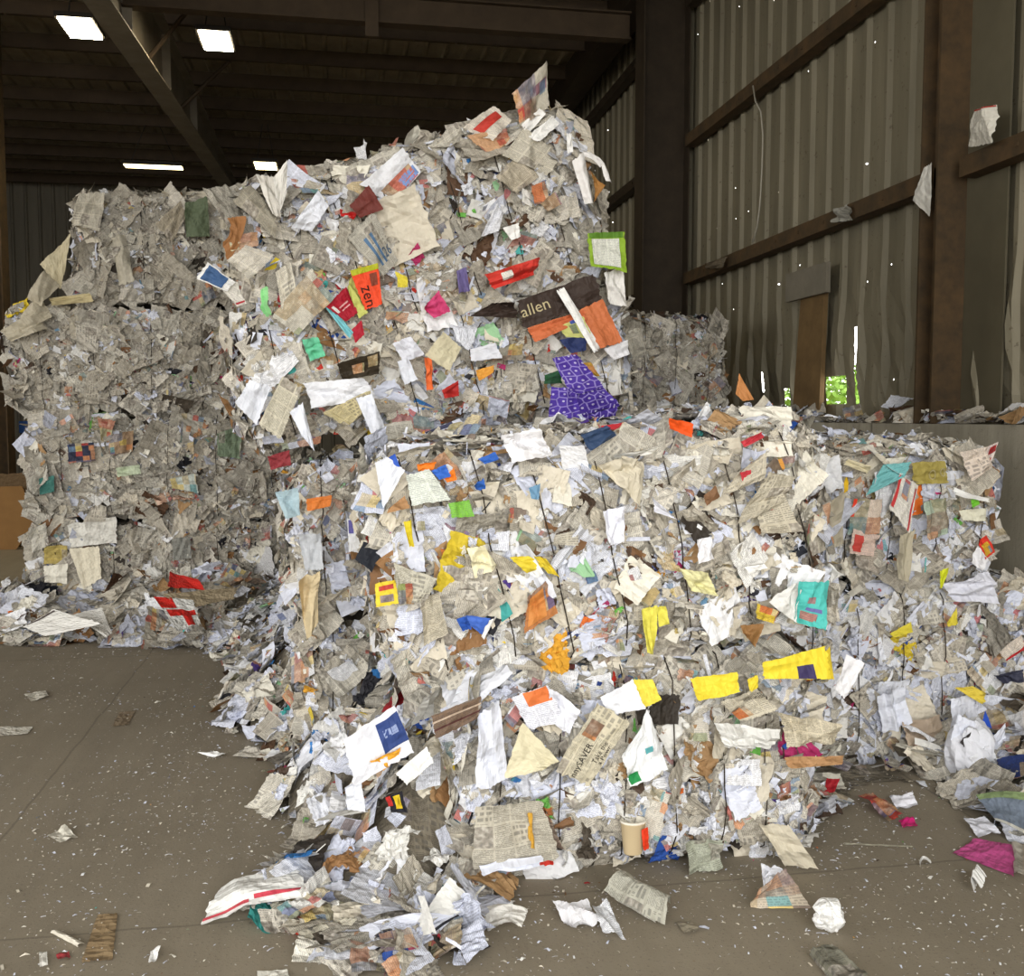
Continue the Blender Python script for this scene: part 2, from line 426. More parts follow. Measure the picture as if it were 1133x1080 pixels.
STY = ['flat6', 'fold7', 'crumple11', 'strip8', 'wrinkle13']
ZS = [0.55, 0.5, 0.55, 0.7, 0.75]; SZ = [0.95, 0.95, 0.9, 1.1, 1.45]
def mixed(r, pos, nrm, mixw, smean, tilt, pstyle=(0.20, 0.16, 0.26, 0.10, 0.28), zmul=1.0, spin=None):
    n = len(pos); st = r.choice(5, n, p=pstyle); out = []
    for s in range(5):
        i = np.where(st == s)[0]
        if len(i) == 0: continue
        mw = mixw
        if s == 3: mw = (6, 1.5, 1, .3, .5, .1, .05)
        if s == 4: mw = (mixw[0]*.55, mixw[1]*1.9, mixw[2]*1.2, mixw[3]*.7, mixw[4]*.35, mixw[5], mixw[6])
        c, k = palette(r, len(i), mw)
        size = smean*SZ[s]*np.exp(r.normal(0, 0.42, len(i)))
        size = np.where(np.isin(k, (4, 6)), size*0.68, size)
        size = np.minimum(size, smean*2.7)
        tl = tilt*(0.6 if s in (0, 4) else 1.0)
        out.append(scatter(r, pos[i], nrm[i], STY[s], size, c, np.full(len(i), tl)*r.uniform(.3, 1.7, len(i)), None if spin is None else spin[i], ZS[s]*zmul))
    return join(out)

def single(name, r, pos, nrm, size, mixw, tilt, parent=None, style=None, col=None, zs=0.6, off=None):
    style = style or ['flat12', 'fold12', 'crumple15', 'wrinkle20'][r.choice(4, p=(.3, .15, .25, .3))]
    c, k = palette(r, 1, mixw)
    if col is not None: c = np.array([col])
    V, F, U, C = scatter(r, np.array([pos]), np.array([nrm]), style, np.array([size]), c, np.array([tilt]), None, zs)
    if off is not None: V = V-np.asarray(off)
    return mesh_np(name, V, F, PAPER, parent, U, C), int(k[0])

# ------------------------------------------------------------------ bales
class Bale:
    def __init__(s, w, d, h, loc, rot, label, seed, mixw, dens=520, size=0.11, wires=6, faces='flrt', nsheets=60, side=0.6, topd=0.7, blob=0.03, lean=0.0, wx=None, rad=0.13):
        s.w, s.d, s.h = w, d, h; r = s.r = np.random.default_rng(seed)
        s.ph = r.uniform(0, 6.28, (5, 3)); s.fr = r.uniform(2.5, 8.0, (5, 3)); s.blob = blob
        s.root = empty('paper_bale', loc, rot); tag(s.root, label, 'bale', 'wired bales of waste paper')
        s.M = mat_of(s.root); s.Mi = s.M.inverted()
        s.half = np.array([w/2, d/2, h/2]); s.cen = np.array([0, 0, h/2])
        s.rad = rad; s.cut = 1-.85*rad/h; dens *= 1.25; size *= .89
        # body
        V, F = [], []
        for ax, sg in ((1, -1), (0, -1), (0, 1), (2, 1), (1, 1), (2, -1)):
            nu = 22; a = np.linspace(-1, 1, nu+1)
            g = np.stack(np.meshgrid(a, a, indexing='ij'), -1).reshape(-1, 2)
            p, n = s.surf(ax, sg, g)
            p = p - n*0.06
            b = sum(len(x) for x in V); f = grid_faces(nu, nu)+b
            if (sg > 0) != (ax == 1): f = f[:, ::1]
            else: f = f[:, ::-1]
            V.append(p); F.append(f)
        V = np.concatenate(V); F = np.concatenate(F)
        # weld the six faces into one body
        key = np.round(V, 4); _, idx, inv = np.unique(key, axis=0, return_index=True, return_inverse=True); inv = inv.ravel()
        V = V[idx]; F = inv[F]
        C = np.tile(np.append(lin((128, 120, 104)), 0.2), (len(V), 1)); U = V[:, :2]*1.0 + V[:, 2:3]*np.array([[0.3, 1.0]])
        mesh_np('compressed_paper', V, F, PAPER, s.root, U, C)
        # scraps
        fc = {'f': (1, -1, w*h, 1.0), 'l': (0, -1, d*h, side), 'r': (0, 1, d*h, side), 't': (2, 1, w*d, topd)}
        parts = []
        for f in faces:
            ax, sg, area, k = fc[f]
            n = int(area*dens*k)
            g = r.uniform(-1, 1, (n, 2))
            if ax != 2: g = g[(np.abs(g[:, 1]) < s.cut) | (r.random(n) < .25)]; n = len(g)      # the pressed seams stay open
            p, nn = s.surf(ax, sg, g)
            spin = 1.6*s.noise(p*1.3+3)*3 + r.normal(0, .5, n)
            p = p + nn*r.normal(-.012, 0.017, n)[:, None]
            parts.append(mixed(r, p, nn, mixw, size, 0.26, spin=spin))
            n2 = int(area*dens*k*1.5); g = r.uniform(-1, 1, (n2, 2))
            if ax != 2: g = g[(np.abs(g[:, 1]) < s.cut) | (r.random(n2) < .3)]; n2 = len(g)
            p, nn = s.surf(ax, sg, g)
            p = p + nn*r.normal(0.002, 0.014, n2)[:, None]
            parts.append(mixed(r, p, nn, mixw, size*0.46, 0.45, (0.16, 0.18, 0.48, 0.18, 0.0)))
            n3 = int(area*34*k); g = r.uniform(-1, 1, (n3, 2)); e = r.random(n3) < .45; g[e, 0] = np.sign(g[e, 0])*r.uniform(.9, 1, e.sum()); p, nn = s.surf(ax, sg, g)      # flaps that stick out
            parts.append(mixed(r, p+nn*0.015, nn, mixw, size*0.95, 0.8, (0.35, 0.3, 0.0, 0.2, 0.15)))
        o = mesh_np('paper_scrap', *[join(parts)[i] for i in (0, 1)], PAPER, s.root, *[join(parts)[i] for i in (2, 3)])
        tag(o, kind='stuff')
        # the large sheets
        wts = {'f': 0.72, 'l': 0.12, 'r': 0.06, 't': 0.10}
        fs = [f for f in faces]; pw = np.array([wts[f] for f in fs]); pw /= pw.sum()
        for i in range(nsheets):
            f = fs[r.choice(len(fs), p=pw)]; ax, sg, area, k = fc[f]
            p, nn = s.surf(ax, sg, r.uniform(-0.97, 0.97, (1, 2))*np.array([[1, .86]]))
            single('paper_sheet', r, p[0]+nn[0]*r.uniform(-0.004, 0.018), nn[0], size*r.uniform(1.0, 2.0), (mixw[0], mixw[1], mixw[2]*.4, mixw[3], mixw[4]*.7, mixw[5], mixw[6]), 0.16, s.root)
        # wires
        xs = wx if wx is not None else [(-0.5+(i+0.6)/(wires+0.2))*w + r.normal(0, .02) for i in range(wires)]
        for x in xs:
            pts = []
            sl = lean + r.normal(0, 0.015)
            e = 0.025
            def P(yy, zz):
                return (x + sl*(zz-h/2) + r.normal(0, .004), yy, zz)
            zs = np.linspace(h-0.07, 0.07, 9)
            for z in zs:
                q, nn = s.surf(1, -1, np.array([[x/(w/2), (z-h/2)/(h/2)]]))
                pts.append(P(q[0][1]-e-abs(r.normal(0, .006)), z))
            pts.append(P(-d/2+0.06, -0.01+0.02)); pts.append(P(d/2-0.06, 0.01))
            pts.append(P(d/2+0.02, h*0.3)); pts.append(P(d/2+0.02, h*0.7))
            for y in np.linspace(d/2-0.06, -d/2+0.06, 5):
                q, nn = s.surf(2, 1, np.array([[x/(w/2), y/(d/2)]]))
                pts.append(P(y, q[0][2]+0.02))
            m = MB(); m.tube(pts, 0.0026, 5, True); m.build('baling_wire', WIRE, s.root)

    def noise(s, p):
        v = np.zeros(len(p))
        for a, b in zip(s.fr, s.ph): v += np.sin(p@(a*np.array([1, 1, 1]))+b.sum()) * 0.5 + np.sin(p[:, 0]*a[1]*1.3+b[0])*np.sin(p[:, 2]*a[2]*1.3+b[2])*0.5
        return v/5.0 + 0.32*np.sin(p[:, 0]*23+b[0])*np.sin(p[:, 2]*27+b[1])*np.sin(p[:, 1]*21+b[2]+p[:, 0]*9) + 0.25*np.sin(p[:, 0]*41+p[:, 2]*13+b[1])*np.sin(p[:, 2]*37-p[:, 0]*17+b[0])
    def surf(s, ax, sg, g):
        """face coordinates (-1..1) -> local point and normal on the rounded, bulging block"""
        o = [i for i in range(3) if i != ax]
        p = np.zeros((len(g), 3)); p[:, ax] = sg*s.half[ax]; p[:, o[0]] = g[:, 0]*s.half[o[0]]; p[:, o[1]] = g[:, 1]*s.half[o[1]]
        inner = np.clip(p, -s.half+s.rad, s.half-s.rad)
        d = p-inner; n = d/np.linalg.norm(d, axis=1)[:, None]
        q = inner + n*s.rad
        bul = 0.03*(1-g[:, 0]**2)*(1-g[:, 1]**2)
        q = q + n*(bul + s.blob*s.noise(q))[:, None] + s.cen
        return q, n

def disp_fn(r, nf, amp):
    fs = [(r.uniform(0, math.pi), r.uniform(.1, .9), r.uniform(.12, .4), r.choice([-1, 1])*r.uniform(.5, 1.3)) for _ in range(nf)]
    def f(u, v):
        z = np.zeros_like(u)
        for a, c, w, k in fs:
            d = (u-.5)*math.cos(a)+(v-.5)*math.sin(a)-(c-.5)
            z += k*np.clip(1-np.abs(d)/w, 0, 1)
        return z*amp
    return f

class Patch:
    """one sheet of paper given by its corners TL TR BR BL as points in the place"""
    def __init__(s, corners, seed, crumple=0.3, bow=0.0):
        s.c = [np.array(p, float) for p in corners]; r = np.random.default_rng(seed); s.r = r
        s.nrm = np.cross(s.c[1]-s.c[0], s.c[3]-s.c[0]); s.nrm /= np.linalg.norm(s.nrm)
        if s.nrm @ (CAM-s.c[0]) < 0: s.nrm = -s.nrm
        s.sx = np.linalg.norm(s.c[1]-s.c[0]); s.sy = np.linalg.norm(s.c[3]-s.c[0])
        amp = crumple*0.11*min(0.22, (s.sx+s.sy)/2)
        s.f = disp_fn(r, 7, amp); s.bow = bow*(s.sx+s.sy)/2
        s.uo = r.uniform(0, 30, 2)
    def P(s, u, v, lift=0.0):
        u = np.asarray(u, float); v = np.asarray(v, float); U, Vv = u[:, None], v[:, None]
        p = s.c[0]*(1-U)*(1-Vv)+s.c[1]*U*(1-Vv)+s.c[2]*U*Vv+s.c[3]*(1-U)*Vv
        z = s.f(u, v)+s.bow*4*u*(1-u) + lift
        return p + s.nrm*z[:, None]
    def mesh(s, name, col, kind, parent, M=None, rect=(0, 0, 1, 1), lift=0.0, n=14, ragged=0.012):
        a, b = np.meshgrid(np.linspace(rect[0], rect[2], n+1), np.linspace(rect[1], rect[3], n+1), indexing='ij')
        u, v = a.ravel(), b.ravel()
        if lift == 0:
            e = (u <= rect[0]+1e-6) | (u >= rect[2]-1e-6) | (v <= rect[1]+1e-6) | (v >= rect[3]-1e-6)
            u = u+np.where(e, s.r.normal(0, ragged, len(u)), 0); v = v+np.where(e, s.r.normal(0, ragged, len(v)), 0)
        P = s.P(u, v, lift); uv = np.stack([u*s.sx, -v*s.sy], -1)+s.uo
        if M is not None: P = (np.array(M)[:3, :3] @ P.T).T + np.array(M)[:3, 3]
        C = np.tile(np.append(lin(col), kind), (len(P), 1))
        return mesh_np(name, P, grid_faces(n, n)[:, ::-1], PAPER, parent, uv, C)
    def text(s, body, rect, col, parent, M=None, lift=0.004, name='lettering', rot=0):
        cu = bpy.data.curves.new('t', 'FONT'); cu.body = body; cu.resolution_u = 2
        to = bpy.data.objects.new('t', cu); COL.objects.link(to)
        bpy.context.view_layer.update()
        me = bpy.data.meshes.new_from_object(to.evaluated_get(bpy.context.evaluated_depsgraph_get()))
        n = len(me.vertices); co = np.zeros(n*3); me.vertices.foreach_get('co', co); co = co.reshape(-1, 3)
        faces = [tuple(p.vertices) for p in me.polygons]
        bpy.data.objects.remove(to); bpy.data.curves.remove(cu); bpy.data.meshes.remove(me)
        lo, hi = co.min(0), co.max(0); t = (co-lo)/np.maximum(hi-lo, 1e-6)
        if rot == 180: t[:, :2] = 1-t[:, :2]
        if rot == 90: t[:, [0, 1]] = np.stack([t[:, 1], 1-t[:, 0]], 1)
        u = rect[0]+t[:, 0]*(rect[2]-rect[0]); v = rect[3]-t[:, 1]*(rect[3]-rect[1])
        P = s.P(u, v, lift)
        if M is not None: P = (np.array(M)[:3, :3] @ P.T).T + np.array(M)[:3, 3]
        me = bpy.data.meshes.new(name); me.from_pydata([tuple(p) for p in P], [], faces); me.update()
        c = np.tile(np.append(lin(col), 0.0), (len(P), 1)).astype(np.float32)
        a = me.attributes.new('Col', 'FLOAT_COLOR', 'POINT'); a.data.foreach_set('color', c.ravel())
        me.uv_layers.new(name='UVMap'); me.materials.append(PAPER)
        o = bpy.data.objects.new(name, me); COL.objects.link(o); o.parent = parent
        return o

SEED = [100]
def quad(px, y0=None, z0=None, x0=None, off=(0, 0, 0, 0)):
    out = []
    for (a, b), o in zip(px, off):
        out.append(onY(a, b, y0-o) if y0 is not None else onZ(a, b, z0+o) if z0 is not None else onX(a, b, x0-o))
    return out
def inbale(bale, y0, px, col, kind=0.0, name='paper_sheet', label=None, crumple=0.35, bow=0.0, over=(), texts=(), jut=0.04):
    SEED[0] += 1; r = np.random.default_rng(SEED[0])
    off = r.uniform(0, jut, 4)
    p = Patch(quad(px, y0=y0+.02, off=off), SEED[0], crumple*1.4+.1, bow)
    o = p.mesh(name, col, kind, bale.root, bale.Mi)
    if label: o['label'] = label
    for nm, rect, c, k in over:
        p.mesh(nm, c, k, o, bale.Mi, rect, 0.0025, n=10)
    for body, rect, c, *rt in texts:
        p.text(body, rect, c, o, bale.Mi, rot=rt[0] if rt else 0)
    return o

# ================================================================== THE SHED
RW = 4.08                                   # outer skin of the right wall
fl = MB().box(-24, 9, -14, 26, -0.2, 0.0).build('floor', FLOORM); tag(fl, 'dusty grey-brown concrete warehouse floor strewn with paper flecks', 'floor', kind='structure')

# right wall: ribbed steel sheet
def ribbed(y0, y1, pitch, depth, dent, seed, z0, z1, nz):
    r = np.random.default_rng(seed)
    prof = []
    y = y0
    while y < y1:
        prof += [(y, 0), (y+pitch*.35, 0.002), (y+pitch*.70, 0), (y+pitch*.79, depth), (y+pitch*.91, depth)]
        y += pitch
    prof = np.array(prof); zs = np.linspace(z0, z1, nz+1)
    return prof, zs, r
prof, zs, r0 = ribbed(-3, 25, 0.305, 0.034, .02, 3, 1.55, 7.3, 40)
V = []
for (y, dx) in prof:
    ph = r0.uniform(0, 6.28)
    for z in zs:
        low = max(0.0, min(1.0, (3.0-z)/1.2))
        V.append((RW-dx + low*0.035*math.sin(3.1*y+2.7*z) + low*.02*math.sin(9*z+ph), y + low*0.02*math.sin(7*z+2*y), z))
h = lambda a, b, c, d: sorted([onX(a, b, RW)[1], onX(c, d, RW)[1]])
def hole(x0, y0, x1, y1):
    a, b = onX(x0, y0, RW), onX(x1, y1, RW)
    return (min(a[1], b[1]), max(a[1], b[1]), min(a[2], b[2]), max(a[2], b[2]))
HOLES = [hole(918, 417, 936, 447), hole(948, 362, 952, 447), hole(881, 385, 883, 400), hole(866, 430, 872, 458), hole(843, 412, 846, 434), hole(882, 398, 885, 452)]
wm = mat_sheet_metal('ribbed_wall_sheet', (108, 102, 84), (134, 127, 107), HOLES)
w = mesh_np('wall_right', V, grid_faces(len(prof)-1, len(zs)-1), wm, smooth=False)
tag(w, 'ribbed olive-grey sheet steel wall with small holes', 'wall', kind='structure')
# corner flashing etc.: far and left walls
prof2, zs2, _ = ribbed(-12, 4.3, 0.305, 0.04, 0, 4, 0, 7.4, 2)
w = mesh_np('wall_back', [(x, 25.3+d*-1, z) for (x, d) in prof2 for z in zs2], grid_faces(len(prof2)-1, 2), mat_sheet_metal('ribbed_back_sheet', (112, 108, 96), (136, 130, 116)))
tag(w, 'ribbed grey sheet steel wall at the far end', 'wall', kind='structure')
prof3, zs3, _ = ribbed(7.0, 25.3, 0.305, 0.04, 0, 5, 0, 7.4, 2)
w = mesh_np('wall_left', [(-12+d, y, z) for (y, d) in prof3 for z in zs3], grid_faces(len(prof3)-1, 2), mat_sheet_metal('ribbed_left_sheet', (92, 85, 68), (110, 102, 86)))
tag(w, 'ribbed sheet steel side wall', 'wall', kind='structure')
# roof deck, ribs along the slope
prof4, _, _ = ribbed(-12, 4.3, 0.305, 0.04, 0, 5, 0, 1, 1)
w = mesh_np('ceiling', [(x, y, 7.33-d) for (x, d) in prof4 for y in (-3, 25.4)], grid_faces(len(prof4)-1, 1), mat_sheet_metal('roof_deck_sheet', (140, 130, 112), (164, 154, 134)))
tag(w, 'ribbed steel roof deck', 'ceiling', kind='structure')
# concrete push wall
w = MB().box(3.76, 4.2, -3, 25.2, 0, 1.66).build('wall_ledge', CONC); tag(w, 'low cast concrete push wall along the steel wall', 'wall', kind='structure')

for nm, a in (('added_wall_front', (-12, 4.3, -3.15, -3, 5.5, 7.4)), ('added_wall_front_left', (-12, -6.2, -3.15, -3, 0, 5.5)), ('added_wall_front_right', (3.9, 4.3, -3.15, -3, 0, 5.5)), ('wall_left_header', (-12.1, -12, -3.15, 7.0, 5.5, 7.4))):  # unseen front header and jambs, added to cut daylight on the upper parts
    w = MB().box(*a).build(nm, wm); tag(w, 'unseen sheet steel wall limiting the daylight from the open doorways behind and left of the camera', 'wall', kind='structure')

def girt(name, x, y0, y1, z, dep=.12, hgt=.125, mat=STEEL):
    m = MB(); t = .012
    m.box(x, x+t, y0, y1, z-hgt/2, z+hgt/2)                  # web facing the room
    m.box(x+t, x+dep, y0, y1, z+hgt/2-t, z+hgt/2); m.box(x+t, x+dep, y0, y1, z-hgt/2, z-hgt/2+t)
    for k in range(int((y1-y0)/.45)):                        # bolt heads
        m.box(x-.008, x, y0+.2+k*.45, y0+.225+k*.45, z-.012, z+.013)
    return m.build(name, mat)
gx = 3.90
HT = {'lower': onX(1100, 170, gx)[2], 'middle': onX(900, 43, gx)[2]}
HT['upper'] = HT['middle']+(HT['middle']-HT['lower'])
print('girts', HT)
for hn, z in HT.items():
    for bn, (y0, y1) in {'nearest bay': (1.5, 5.86), 'bay between the two wall columns': (6.1, 11.0), 'far bay beyond the dark column': (11.5, 25.0)}.items():
        g = girt('wall_girt', gx, y0, y1, z, mat=RUST if bn[0] in 'nb' and hn != 'upper' else STEEL)
        tag(g, f'{hn} rusty steel rail on the right wall, {bn}', 'wall rail', 'girts on the right wall')

def ibeam_col(name, x0, x1, yc, fw, z0, z1, mat, parts=True):
    root = empty(name, ((x0+x1)/2, yc, z0)); t = .014; Mi = mat_of(root).inverted()
    def put(n, a, m):
        o = MB().box(*a).build(n, m, root); o.data.transform(Mi); return o
    put('flange', (x0, x0+t, yc-fw/2, yc+fw/2, z0, z1), mat); put('flange', (x1-t, x1, yc-fw/2, yc+fw/2, z0, z1), mat)
    put('web', (x0+t, x1-t, yc-t/2, yc+t/2, z0, z1), mat)
    put('base_plate', (x0-.04, x1+.02, yc-fw/2-.04, yc+fw/2+.04, z0, z0+.02), mat)
    return root
# the near column: its narrow face looks at the camera
OLIVE = mat_simple('olive_plate', (100, 94, 76), .6, .1, .2, 3)  # flat plate by the near column, toned a little darker than the wall sheet
root = empty('wall_column', (3.9, 6.03, 1.66)); Mi = mat_of(root).inverted()
for n, a in (('flange', (3.81, 4.03, 5.95, 5.97, 1.66, 7.3)), ('flange', (3.81, 4.03, 6.13, 6.15, 1.66, 7.3)), ('web', (3.90, 3.92, 5.97, 6.13, 1.66, 7.3)), ('flat_plate', (4.02, 4.035, 5.55, 5.95, 1.66, 7.3))):
    o = MB().box(*a).build(n, OLIVE if n == 'flat_plate' else RUST, root); o.data.transform(Mi)
tag(root, 'rusty brown steel column rising from the concrete ledge at right', 'column', 'wall columns')
c = ibeam_col('wall_column', 3.45, 4.0, 11.3, .34, 0, 7.3, STEEL); tag(c, 'dark deep steel column behind the tallest stack of bales', 'column', 'wall columns')
o = MB().box(3.40, 3.45, 11.05, 11.15, 2.9, 3.1).build('junction_box', BLACKP, c)
pc = ibeam_col('building_post', -5.0, -4.42, 14.6, .3, 0, 7.3, RUST); tag(pc, 'dark rusty steel post at the far left edge', 'column')
o = MB().box(-4.72, -4.60, 14.36, 14.44, 0, 3.7).build('guard_plate', YELLOW, pc); o.data.transform(mat_of(pc).inverted()); o['label'] = 'yellow painted guard on the post'

# tapered rafter running to the back
root = empty('roof_beam', (-2.42, 13, 6.0)); Mi = mat_of(root).inverted()
BX = -2.42
def zb(y): return 5.78+(y-10.0)*(6.72-5.78)/13.4
def plate(n, xa, xb, f0, f1, ya=5.0, yb=25.2):
    V = [(xa, ya, f0(ya)), (xb, ya, f0(ya)), (xa, ya, f1(ya)), (xb, ya, f1(ya)), (xa, yb, f0(yb)), (xb, yb, f0(yb)), (xa, yb, f1(yb)), (xb, yb, f1(yb))]
    m = MB(); m.quadmesh(V, [(0, 1, 3, 2), (4, 6, 7, 5), (0, 4, 5, 1), (2, 3, 7, 6), (0, 2, 6, 4), (1, 5, 7, 3)])
    o = m.build(n, BEAMM, root); o.data.transform(Mi); return o
plate('bottom_flange', -2.46, -2.18, lambda y: zb(y), lambda y: zb(y)+.02)
plate('top_flange', -2.46, -2.18, lambda y: 6.90, lambda y: 6.92)
plate('web', -2.33, -2.31, lambda y: zb(y)+.02, lambda y: 6.90)
for y in (9.3, 11.9, 14.5, 17.1):
    o = MB().box(-2.31, -2.20, y-.006, y+.006, zb(y)+.03, 6.89).build('stiffener', BEAMM, root); o.data.transform(Mi)
tag(root, 'deep tapered steel beam running to the back under the roof', 'beam')
for i, y in enumerate((10.6, 13.2, 15.8)):
    o = MB().tube([(-2.3, y, zb(y)+.08), (-1.55, y+.05, 7.05)], .028, 6).build('flange_brace', PURLIN)
    tag(o, ['nearest', 'second', 'farthest'][i]+' diagonal brace from the deep roof beam to the purlins', 'brace', 'braces of the roof beam')
# cross girder and eave beam
root = empty('cross_girder', (0.5, 11.9, 6.33)); Mi = mat_of(root).inverted()
for n, a in (('web', (-2.3, 3.5, 11.89, 11.91, 6.24, 6.52)), ('flange', (-2.3, 3.5, 11.82, 11.98, 6.22, 6.24)), ('flange', (-2.3, 3.5, 11.82, 11.98, 6.52, 6.54)), ('splice_plate', (0.35, 0.5, 11.80, 11.88, 6.05, 6.6))):
    o = MB().box(*a).build(n, PURLIN, root); o.data.transform(Mi)
tag(root, 'horizontal steel girder crossing below the roof to the dark column', 'beam')
root = empty('eave_beam', (3.6, 16, 6.9)); Mi = mat_of(root).inverted()
for n, a in (('web', (3.60, 3.63, 11.5, 21.1, 6.65, 7.25)), ('flange', (3.45, 3.78, 11.5, 21.1, 6.62, 6.65))):
    o = MB().box(*a).build(n, STEEL, root); o.data.transform(Mi)
tag(root, 'dark steel eave beam along the top of the right wall', 'beam')
for i in range(14):
    y = 8.3+i*1.25
    m = MB(); m.box(-11.8, 3.95, y, y+.008, 7.03, 7.26); m.box(-11.8, 3.95, y-.07, y, 7.03, 7.04); m.box(-11.8, 3.95, y+.008, y+.078, 7.25, 7.26)
    for k in range(26): m.box(-11.5+k*.6, -11.475+k*.6, y-.045, y-.02, 7.015, 7.03)
    tag(m.build('roof_purlin', PURLIN), 'dark steel purlin crossing under the roof deck', 'roof purlin', 'parallel purlins under the roof')

# lamps
def hang_light(px, py, w, d, label, hh=None, tube=False):
    p = onZ(px+4, py, 6.25)
    root = empty('ceiling_light', tuple(p)); tag(root, label, 'light', 'lights hanging under the roof')
    m = MB(); m.box(-w/2-.03, w/2+.03, -d/2-.03, d/2+.03, .012, .07)
    m.build('housing', BLACKP, root)
    MB().box(-w/2, w/2, -d/2, d/2, -.005, .012).build('lens', TUBE if tube else LAMP, root)
    b = MB()
    for x in (-w*.4, w*.4): b.tube([(x, 0, .07), (x*.3, 0, .75)], .008, 5)
    b.build('hanger', BLACKP, root)
hang_light(85, 32, .36, .6, 'square high-bay lamp left of the deep roof beam')
hang_light(235, 46, .34, .6, 'square high-bay lamp just right of the deep roof beam')
hang_light(166, 185, 1.0, .22, 'long tube lamp above the grey stack of bales', tube=True)
hang_light(290, 184, .38, .5, 'small lamp half hidden behind upright white sheets', tube=True)
TILTS = {'x': 0}

# things on the wall
def wirelike(name, pts, rad, mat, label, cat):
    c = np.mean(pts, 0); o = MB().tube([p-c for p in pts], rad, 6).build(name, mat, smooth=True); o.location = c; return tag(o, label, cat)
wirelike('hanging_cable', [onX(a, b, 3.86) for a, b in ((833, 95), (836, 112), (842, 124), (844, 150), (843, 190), (841, 225), (838, 250), (833, 268))], .008, CABLE, 'thin pale cable hanging between two rails of the right wall', 'cable')
a, b = onX(893, 322, 4.0), onX(895, 455, 4.0)
pl = empty('wooden_plank', (4.0, a[1], 1.66)); Mi = mat_of(pl).inverted()
m = MB(); ya, yb = onX(912, 400, 3.98)[1], onX(882, 400, 3.98)[1]
V = [(3.94, ya, 1.66), (3.98, ya, 1.66), (3.98, ya+.03, a[2]), (4.02, ya+.03, a[2]), (3.94, yb, 1.66), (3.98, yb, 1.66), (3.98, yb-.05, a[2]), (4.02, yb-.05, a[2])]
m.quadmesh(V, [(0, 1, 3, 2), (4, 6, 7, 5), (0, 4, 5, 1), (2, 3, 7, 6), (0, 2, 6, 4), (1, 5, 7, 3)]); m.v = [tuple(Mi @ Vector(v)) for v in m.v]
m.build('board', WOOD, pl); tag(pl, 'wide brown plank leaning against the ribbed wall', 'plank')
c0, c1 = onX(872, 300, 3.95), onX(916, 326, 3.95)
o = MB().box(3.93, 3.97, min(c0[1], c1[1]), max(c0[1], c1[1]), c1[2]+.02, c0[2]-.03).build('patch_board', GREYWOOD); tag(o, 'grey patch board fixed over the top of the brown plank', 'board')

# the green outside, seen through the hole in the wall
p = onX(927, 425, 8.0)
b = empty('bush', (8.0, p[1], 0)); tag(b, 'green bush outside the hole in the wall', 'bush')
MB().tube([(0, 0, 0), (.05, .1, .8), (0, 0, 1.6)], [.06, .05, .03], 6).build('stem', BARK, b)
rr = np.random.default_rng(5); n = 2500
dirs = rr.normal(0, 1, (n, 3)); dirs /= np.linalg.norm(dirs, axis=1)[:, None]
pos = dirs*rr.uniform(.6, 1.1, (n, 1))*np.array([[1.0, 1.6, .75]])+np.array([[0, 0, 1.75]])
R = rot_from(dirs, rr.uniform(0, 6, n), rr, np.full(n, .6)); q = np.array([[-.05, -.03, 0], [.05, -.03, 0], [.05, .03, 0], [-.05, .03, 0]])
V = (np.einsum('nij,vj->nvi', R, q)+pos[:, None]).reshape(-1, 3)
o = mesh_np('foliage', V, np.arange(n*4).reshape(-1, 4), LEAF, b)
tag(o, kind='stuff')

# ================================================================== BALES
#            white news cream brown bright mag dark
MIX_A = (3.6, 2.6, 1.2, .35, .55, 1.3, .25)
MIX_A2 = (3.4, 2.6, 1.9, .4, .6, 1.0, .12)
MIX_B = (4.4, 2.2, .9, .25, .6, 1.2, .12)
MIX_C = (3.0, 3.0, .9, .4, .7, 1.6, .35)
MIX_L = (.6, 5.6, .8, .22, .12, .9, .3)
def r_(d): return math.radians(d)
A = Bale(1.40, 1.1, .79, (1.12, 4.06, 0), (0, 0, 0), 'lowest and nearest bale of bright mixed paper, yellow envelopes along its top edge', 1, MIX_A, faces='flt', nsheets=90, topd=.35, wx=[onY(x, 880, 3.5)[0]-1.12 for x in (552, 617, 687, 742, 796, 843)], dens=620)
A2 = Bale(1.70, 1.1, .83, (1.03, 4.06, .80), (0, -r_(5.5), 0), 'wide pale bale lying on the nearest bale, teal bag at its lower right', 2, MIX_A2, faces='flrt', nsheets=90, topd=.6, wires=7, lean=-.10, dens=680, size=.10)
B = Bale(1.62, 1.1, .88, (2.69, 4.98, 0), (0, 0, 0), 'bottom bale set back at right, white bag leaning at its foot', 3, MIX_B, faces='ft', nsheets=70, topd=.25, wires=7, dens=600)
B2 = Bale(1.42, 1.1, .66, (2.50, 4.98, .90), (0, r_(1.5), 0), 'upper right bale with white strips and red print at its ragged end', 4, MIX_B, faces='frt', nsheets=70, topd=.9, side=.8, wires=6, dens=650)
C1 = Bale(1.5, 1.2, .76, (.56, 5.38, 0), (0, 0, 0), 'bottom bale behind the nearest one, mostly buried in spilled paper', 5, MIX_C, faces='fl', nsheets=24, wires=5)
C2 = Bale(1.62, 1.2, .72, (.58, 5.34, .76), (0, 0, 0), 'second-level bale behind the wide pale one, its bluish left flank showing', 6, MIX_C, faces='flt', nsheets=50, topd=.3, side=1.0, wires=5)
cb = onY(493, 474, 4.72)
C3 = Bale(1.86, 1.2, .62, (cb[0], 5.32, cb[2]), (0, -r_(6), 0), 'third-level bale with the purple bag and dark brown banner sticking out', 7, MIX_C, faces='flrt', nsheets=80, topd=.5, wires=6, lean=-.12, dens=600)
cb = onY(500, 352, 4.72)
